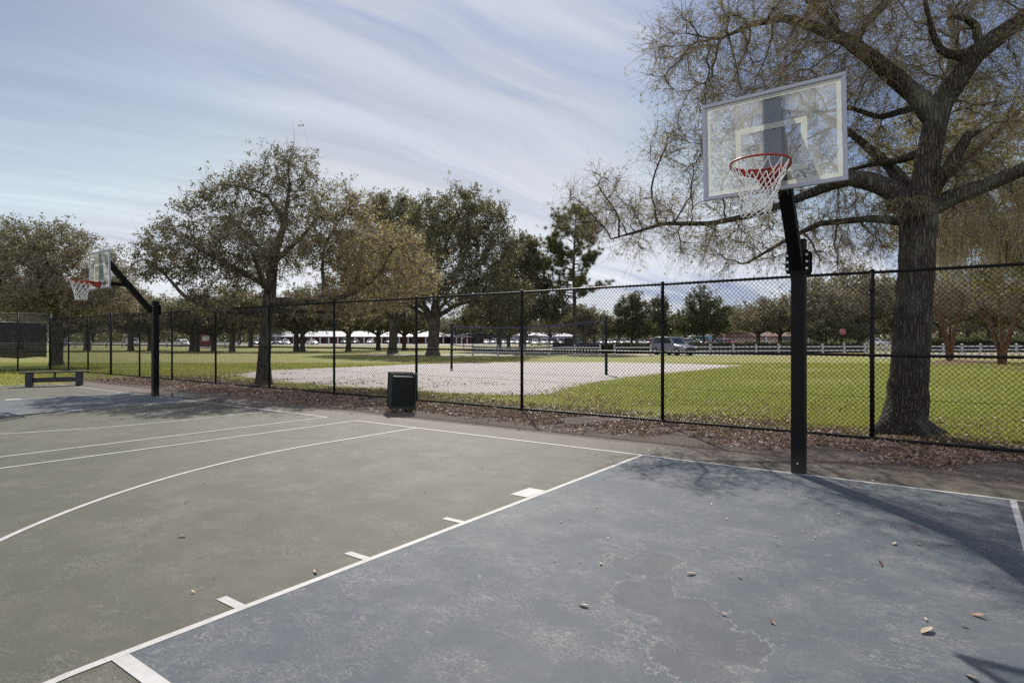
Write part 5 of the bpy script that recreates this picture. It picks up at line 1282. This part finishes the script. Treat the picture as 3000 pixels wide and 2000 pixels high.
big = {(2715, 1852): ('largest curled pale leaf on the blue paint at the lower right', .11, 1), (2023, 1683): ('upright curled brown leaf on the blue paint in the middle of the key', .085, 1), (2865, 1806): ('red brown leaf on the blue paint near the right edge', .085, 0), (2584, 1657): ('dark brown leaf lying flat on the blue paint right of centre', .085, 2), (1710, 1777): ('pale leaf on the blue paint near the old cracks', .075, 1), (2262, 1825): ('small bent brown leaf on the blue paint, front of the key', .06, 0), (534, 1572): ('curled brown leaf on the olive paint at the left', .085, 0), (2849, 1990): ('dark curled leaf at the bottom right, beside the shadow', .085, 2), (925, 1677): ('brown leaf on olive paint touching the lane line', .07, 0), (2620, 1595): ('round pale leaf beside the long pole shadow', .07, 1)}
allpx = list(big) + [(1500 + a / 1.568, 1200 + b / 1.568) for a, b in ((785, 468), (985, 505), (915, 437), (1335, 563), (1390, 590), (1395, 515), (1210, 588), (1217, 629), (1045, 774), (195, 698), (975, 945), (2075, 998), (265, 503), (225, 518), (440, 595), (310, 702), (408, 712), (390, 450), (1500, 483), (1690, 420), (1850, 545), (2100, 447), (2240, 498), (950, 350), (1090, 315), (660, 383), (1380, 462), (1440, 490), (1865, 620), (2180, 800), (1900, 968))]
allpx += [(a / 1.568, 1200 + b / 1.568) for a, b in ((940, 337), (985, 778), (888, 841), (2215, 265), (1950, 380), (350, 175), (1750, 165), (2055, 220), (855, 430), (1910, 210), (1975, 212), (2115, 214), (1455, 70))]
for _ in range(20):
    u_, v_ = RNG.uniform(-3, 2.6), RNG.exponential(.7) - .8
    q = C(u_, v_); allpx.append((CX + F * q[0] / q[1], HY + F * EYE / q[1]))
for i, (X, Y) in enumerate(allpx):
    q = G(X, Y); u_, v_ = court_uv(q[None])
    key_ = abs(u_[0]) < LANE and v_[0] > 0
    lab, size, mi = big.get((X, Y), (None, RNG.uniform(.028, .048), RNG.integers(0, 3)))
    size *= .88
    me = meshes[int(mi) + 3 * int(RNG.integers(0, 2))]
    o = link('fallen_leaf', me, loc=(q[0], q[1], .012 - .03 * size)); o.scale = (size, size, size); o.rotation_euler = (RNG.normal(0, .15), RNG.normal(0, .15), RNG.uniform(0, 6.28))
    tag(o, lab or ('small dry leaf lying on the blue key paint' if key_ else 'small dry leaf lying on the olive court paint'), 'leaf', 'dry leaves blown onto the court')

# ------------------------------------------------------------------ sky, sun, camera
SUN_EL, SUN_AZ = R(43.5), R(-5.1)
w = bpy.data.worlds.new('World'); scene.world = w; w.use_nodes = True
nt = w.node_tree; nt.nodes.clear()
sky = nt.nodes.new('ShaderNodeTexSky'); sky.sky_type = 'NISHITA'; sky.sun_disc = False; sky.sun_elevation = SUN_EL; sky.sun_rotation = SUN_AZ; sky.air_density = 1.0; sky.dust_density = 1.0; sky.ozone_density = 1.5
tc = nt.nodes.new('ShaderNodeTexCoord')
sp = nt.nodes.new('ShaderNodeSeparateXYZ'); L(nt, tc.outputs['Generated'], sp.inputs[0])
zz = math_(nt, 'ADD', math_(nt, 'MAXIMUM', sp.outputs['Z'], 0.0), .16)
px_, py_ = math_(nt, 'DIVIDE', sp.outputs['X'], zz), math_(nt, 'DIVIDE', sp.outputs['Y'], zz)
a_ = R(52)
al = math_(nt, 'ADD', math_(nt, 'MULTIPLY', px_, math.sin(a_)), math_(nt, 'MULTIPLY', py_, math.cos(a_)))
ac = math_(nt, 'SUBTRACT', math_(nt, 'MULTIPLY', px_, math.cos(a_)), math_(nt, 'MULTIPLY', py_, math.sin(a_)))
def cl(sa, sc, scale, det, rgh, dist, off):
    cb_ = nt.nodes.new('ShaderNodeCombineXYZ'); L(nt, math_(nt, 'MULTIPLY_ADD', al, sa, off), cb_.inputs[0]); L(nt, math_(nt, 'MULTIPLY_ADD', ac, sc, off * .7), cb_.inputs[1])
    return noise(nt, cb_.outputs[0], scale, det, rgh, dist)
wn = nt.nodes.new('ShaderNodeCombineXYZ'); L(nt, px_, wn.inputs[0]); L(nt, py_, wn.inputs[1])
wv = noise(nt, wn.outputs[0], .55, 3, .5); wv2 = noise(nt, mapping(nt, wn.outputs[0], (1, 1, 1), (0, 0, 0), (5, 2, 0)), 1.7, 4, .55)
ac = math_(nt, 'ADD', ac, math_(nt, 'ADD', math_(nt, 'MULTIPLY_ADD', wv, .62, -.31), math_(nt, 'MULTIPLY_ADD', wv2, .10, -.05)))
c1 = cl(.30, 1.0, 1.1, 9, .60, .5, 3.1); c2 = cl(.12, 1.3, 2.4, 10, .60, .5, 7.7); c3 = cl(.5, .8, .55, 3, .5, .2, 1.9)
cov = math_(nt, 'ADD', math_(nt, 'MULTIPLY', c1, .55), math_(nt, 'ADD', math_(nt, 'MULTIPLY', c2, .42), math_(nt, 'MULTIPLY', c3, .45)))
hz = math_(nt, 'ADD', math_(nt, 'MULTIPLY', math_(nt, 'SUBTRACT', .5, sp.outputs['Z']), .20), math_(nt, 'MULTIPLY_ADD', sp.outputs['X'], -.15, -.03))
fac = ramp(nt, math_(nt, 'ADD', cov, hz), [(.58, .0), (.65, .30), (.73, .78), (.88, 1.0)])
mn = nt.nodes.new('ShaderNodeVectorMath'); mn.operation = 'MINIMUM'; L(nt, sky.outputs[0], mn.inputs[0]); mn.inputs[1].default_value = (6.0, 6.6, 8.2)
ca = nt.nodes.new('ShaderNodeVectorMath'); ca.operation = 'MULTIPLY_ADD'; L(nt, mn.outputs[0], ca.inputs[0]); ca.inputs[1].default_value = (.66, .70, .60); ca.inputs[2].default_value = (.58, .16, .38)
cm = nt.nodes.new('ShaderNodeVectorMath'); cm.operation = 'SCALE'; L(nt, ca.outputs[0], cm.inputs[0]); L(nt, ramp(nt, c2, [(.36, .93), (.66, 1.12)]), cm.inputs['Scale'])
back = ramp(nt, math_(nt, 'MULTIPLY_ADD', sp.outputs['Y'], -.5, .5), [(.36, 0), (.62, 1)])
ba = nt.nodes.new('ShaderNodeVectorMath'); ba.operation = 'SCALE'; ba.inputs[0].default_value = (5.2, 5.2, 5.6); L(nt, back, ba.inputs['Scale'])  # added fill: unseen sky behind the camera raised to lift the shadows
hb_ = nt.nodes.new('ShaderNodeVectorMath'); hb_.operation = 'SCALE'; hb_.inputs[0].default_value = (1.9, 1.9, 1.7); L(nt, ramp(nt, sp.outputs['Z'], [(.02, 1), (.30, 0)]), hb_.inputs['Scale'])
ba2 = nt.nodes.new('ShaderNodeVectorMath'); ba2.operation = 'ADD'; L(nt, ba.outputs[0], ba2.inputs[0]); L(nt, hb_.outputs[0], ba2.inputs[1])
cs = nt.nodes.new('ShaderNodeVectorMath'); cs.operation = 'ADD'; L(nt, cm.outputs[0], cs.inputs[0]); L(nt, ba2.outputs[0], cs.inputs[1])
cloud = cs.outputs[0]
skyb = mixc(nt, 1.0, mn.outputs[0], (.45, .495, .60), 'MULTIPLY')
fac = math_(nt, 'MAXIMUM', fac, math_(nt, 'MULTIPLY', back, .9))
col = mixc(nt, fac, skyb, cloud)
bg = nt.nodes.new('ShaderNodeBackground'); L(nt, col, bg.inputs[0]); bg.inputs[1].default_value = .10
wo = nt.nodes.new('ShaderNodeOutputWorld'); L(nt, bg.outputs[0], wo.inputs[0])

sd = Vector((math.sin(SUN_AZ) * math.cos(SUN_EL), math.cos(SUN_AZ) * math.cos(SUN_EL), math.sin(SUN_EL)))
sl = bpy.data.lights.new('sun', 'SUN'); sl.energy = 4.2; sl.angle = R(.55); sl.color = (1.0, .95, .87)
so = bpy.data.objects.new('sun', sl); COL.objects.link(so); so.rotation_euler = (-sd).to_track_quat('-Z', 'Y').to_euler(); so.location = sd * 50

cam = bpy.data.cameras.new('camera'); co = bpy.data.objects.new('camera', cam); COL.objects.link(co)
co.location = (0, 0, EYE); co.rotation_euler = (R(90), 0, 0)
cam.sensor_width = 36; cam.lens = F / 3000 * 36; cam.shift_y = -7 / 3000; cam.clip_start = .05; cam.clip_end = 4000
scene.camera = co
vs_ = scene.view_settings; vs_.view_transform = 'Standard'; vs_.look = 'None'; vs_.gamma = 1; vs_.exposure = 0.45; vs_.use_curve_mapping = False
cy = scene.cycles
cy.max_bounces = 8; cy.transparent_max_bounces = 24; cy.diffuse_bounces = 3; cy.glossy_bounces = 3; cy.transmission_bounces = 6; cy.sample_clamp_indirect = 6; cy.use_denoising = False
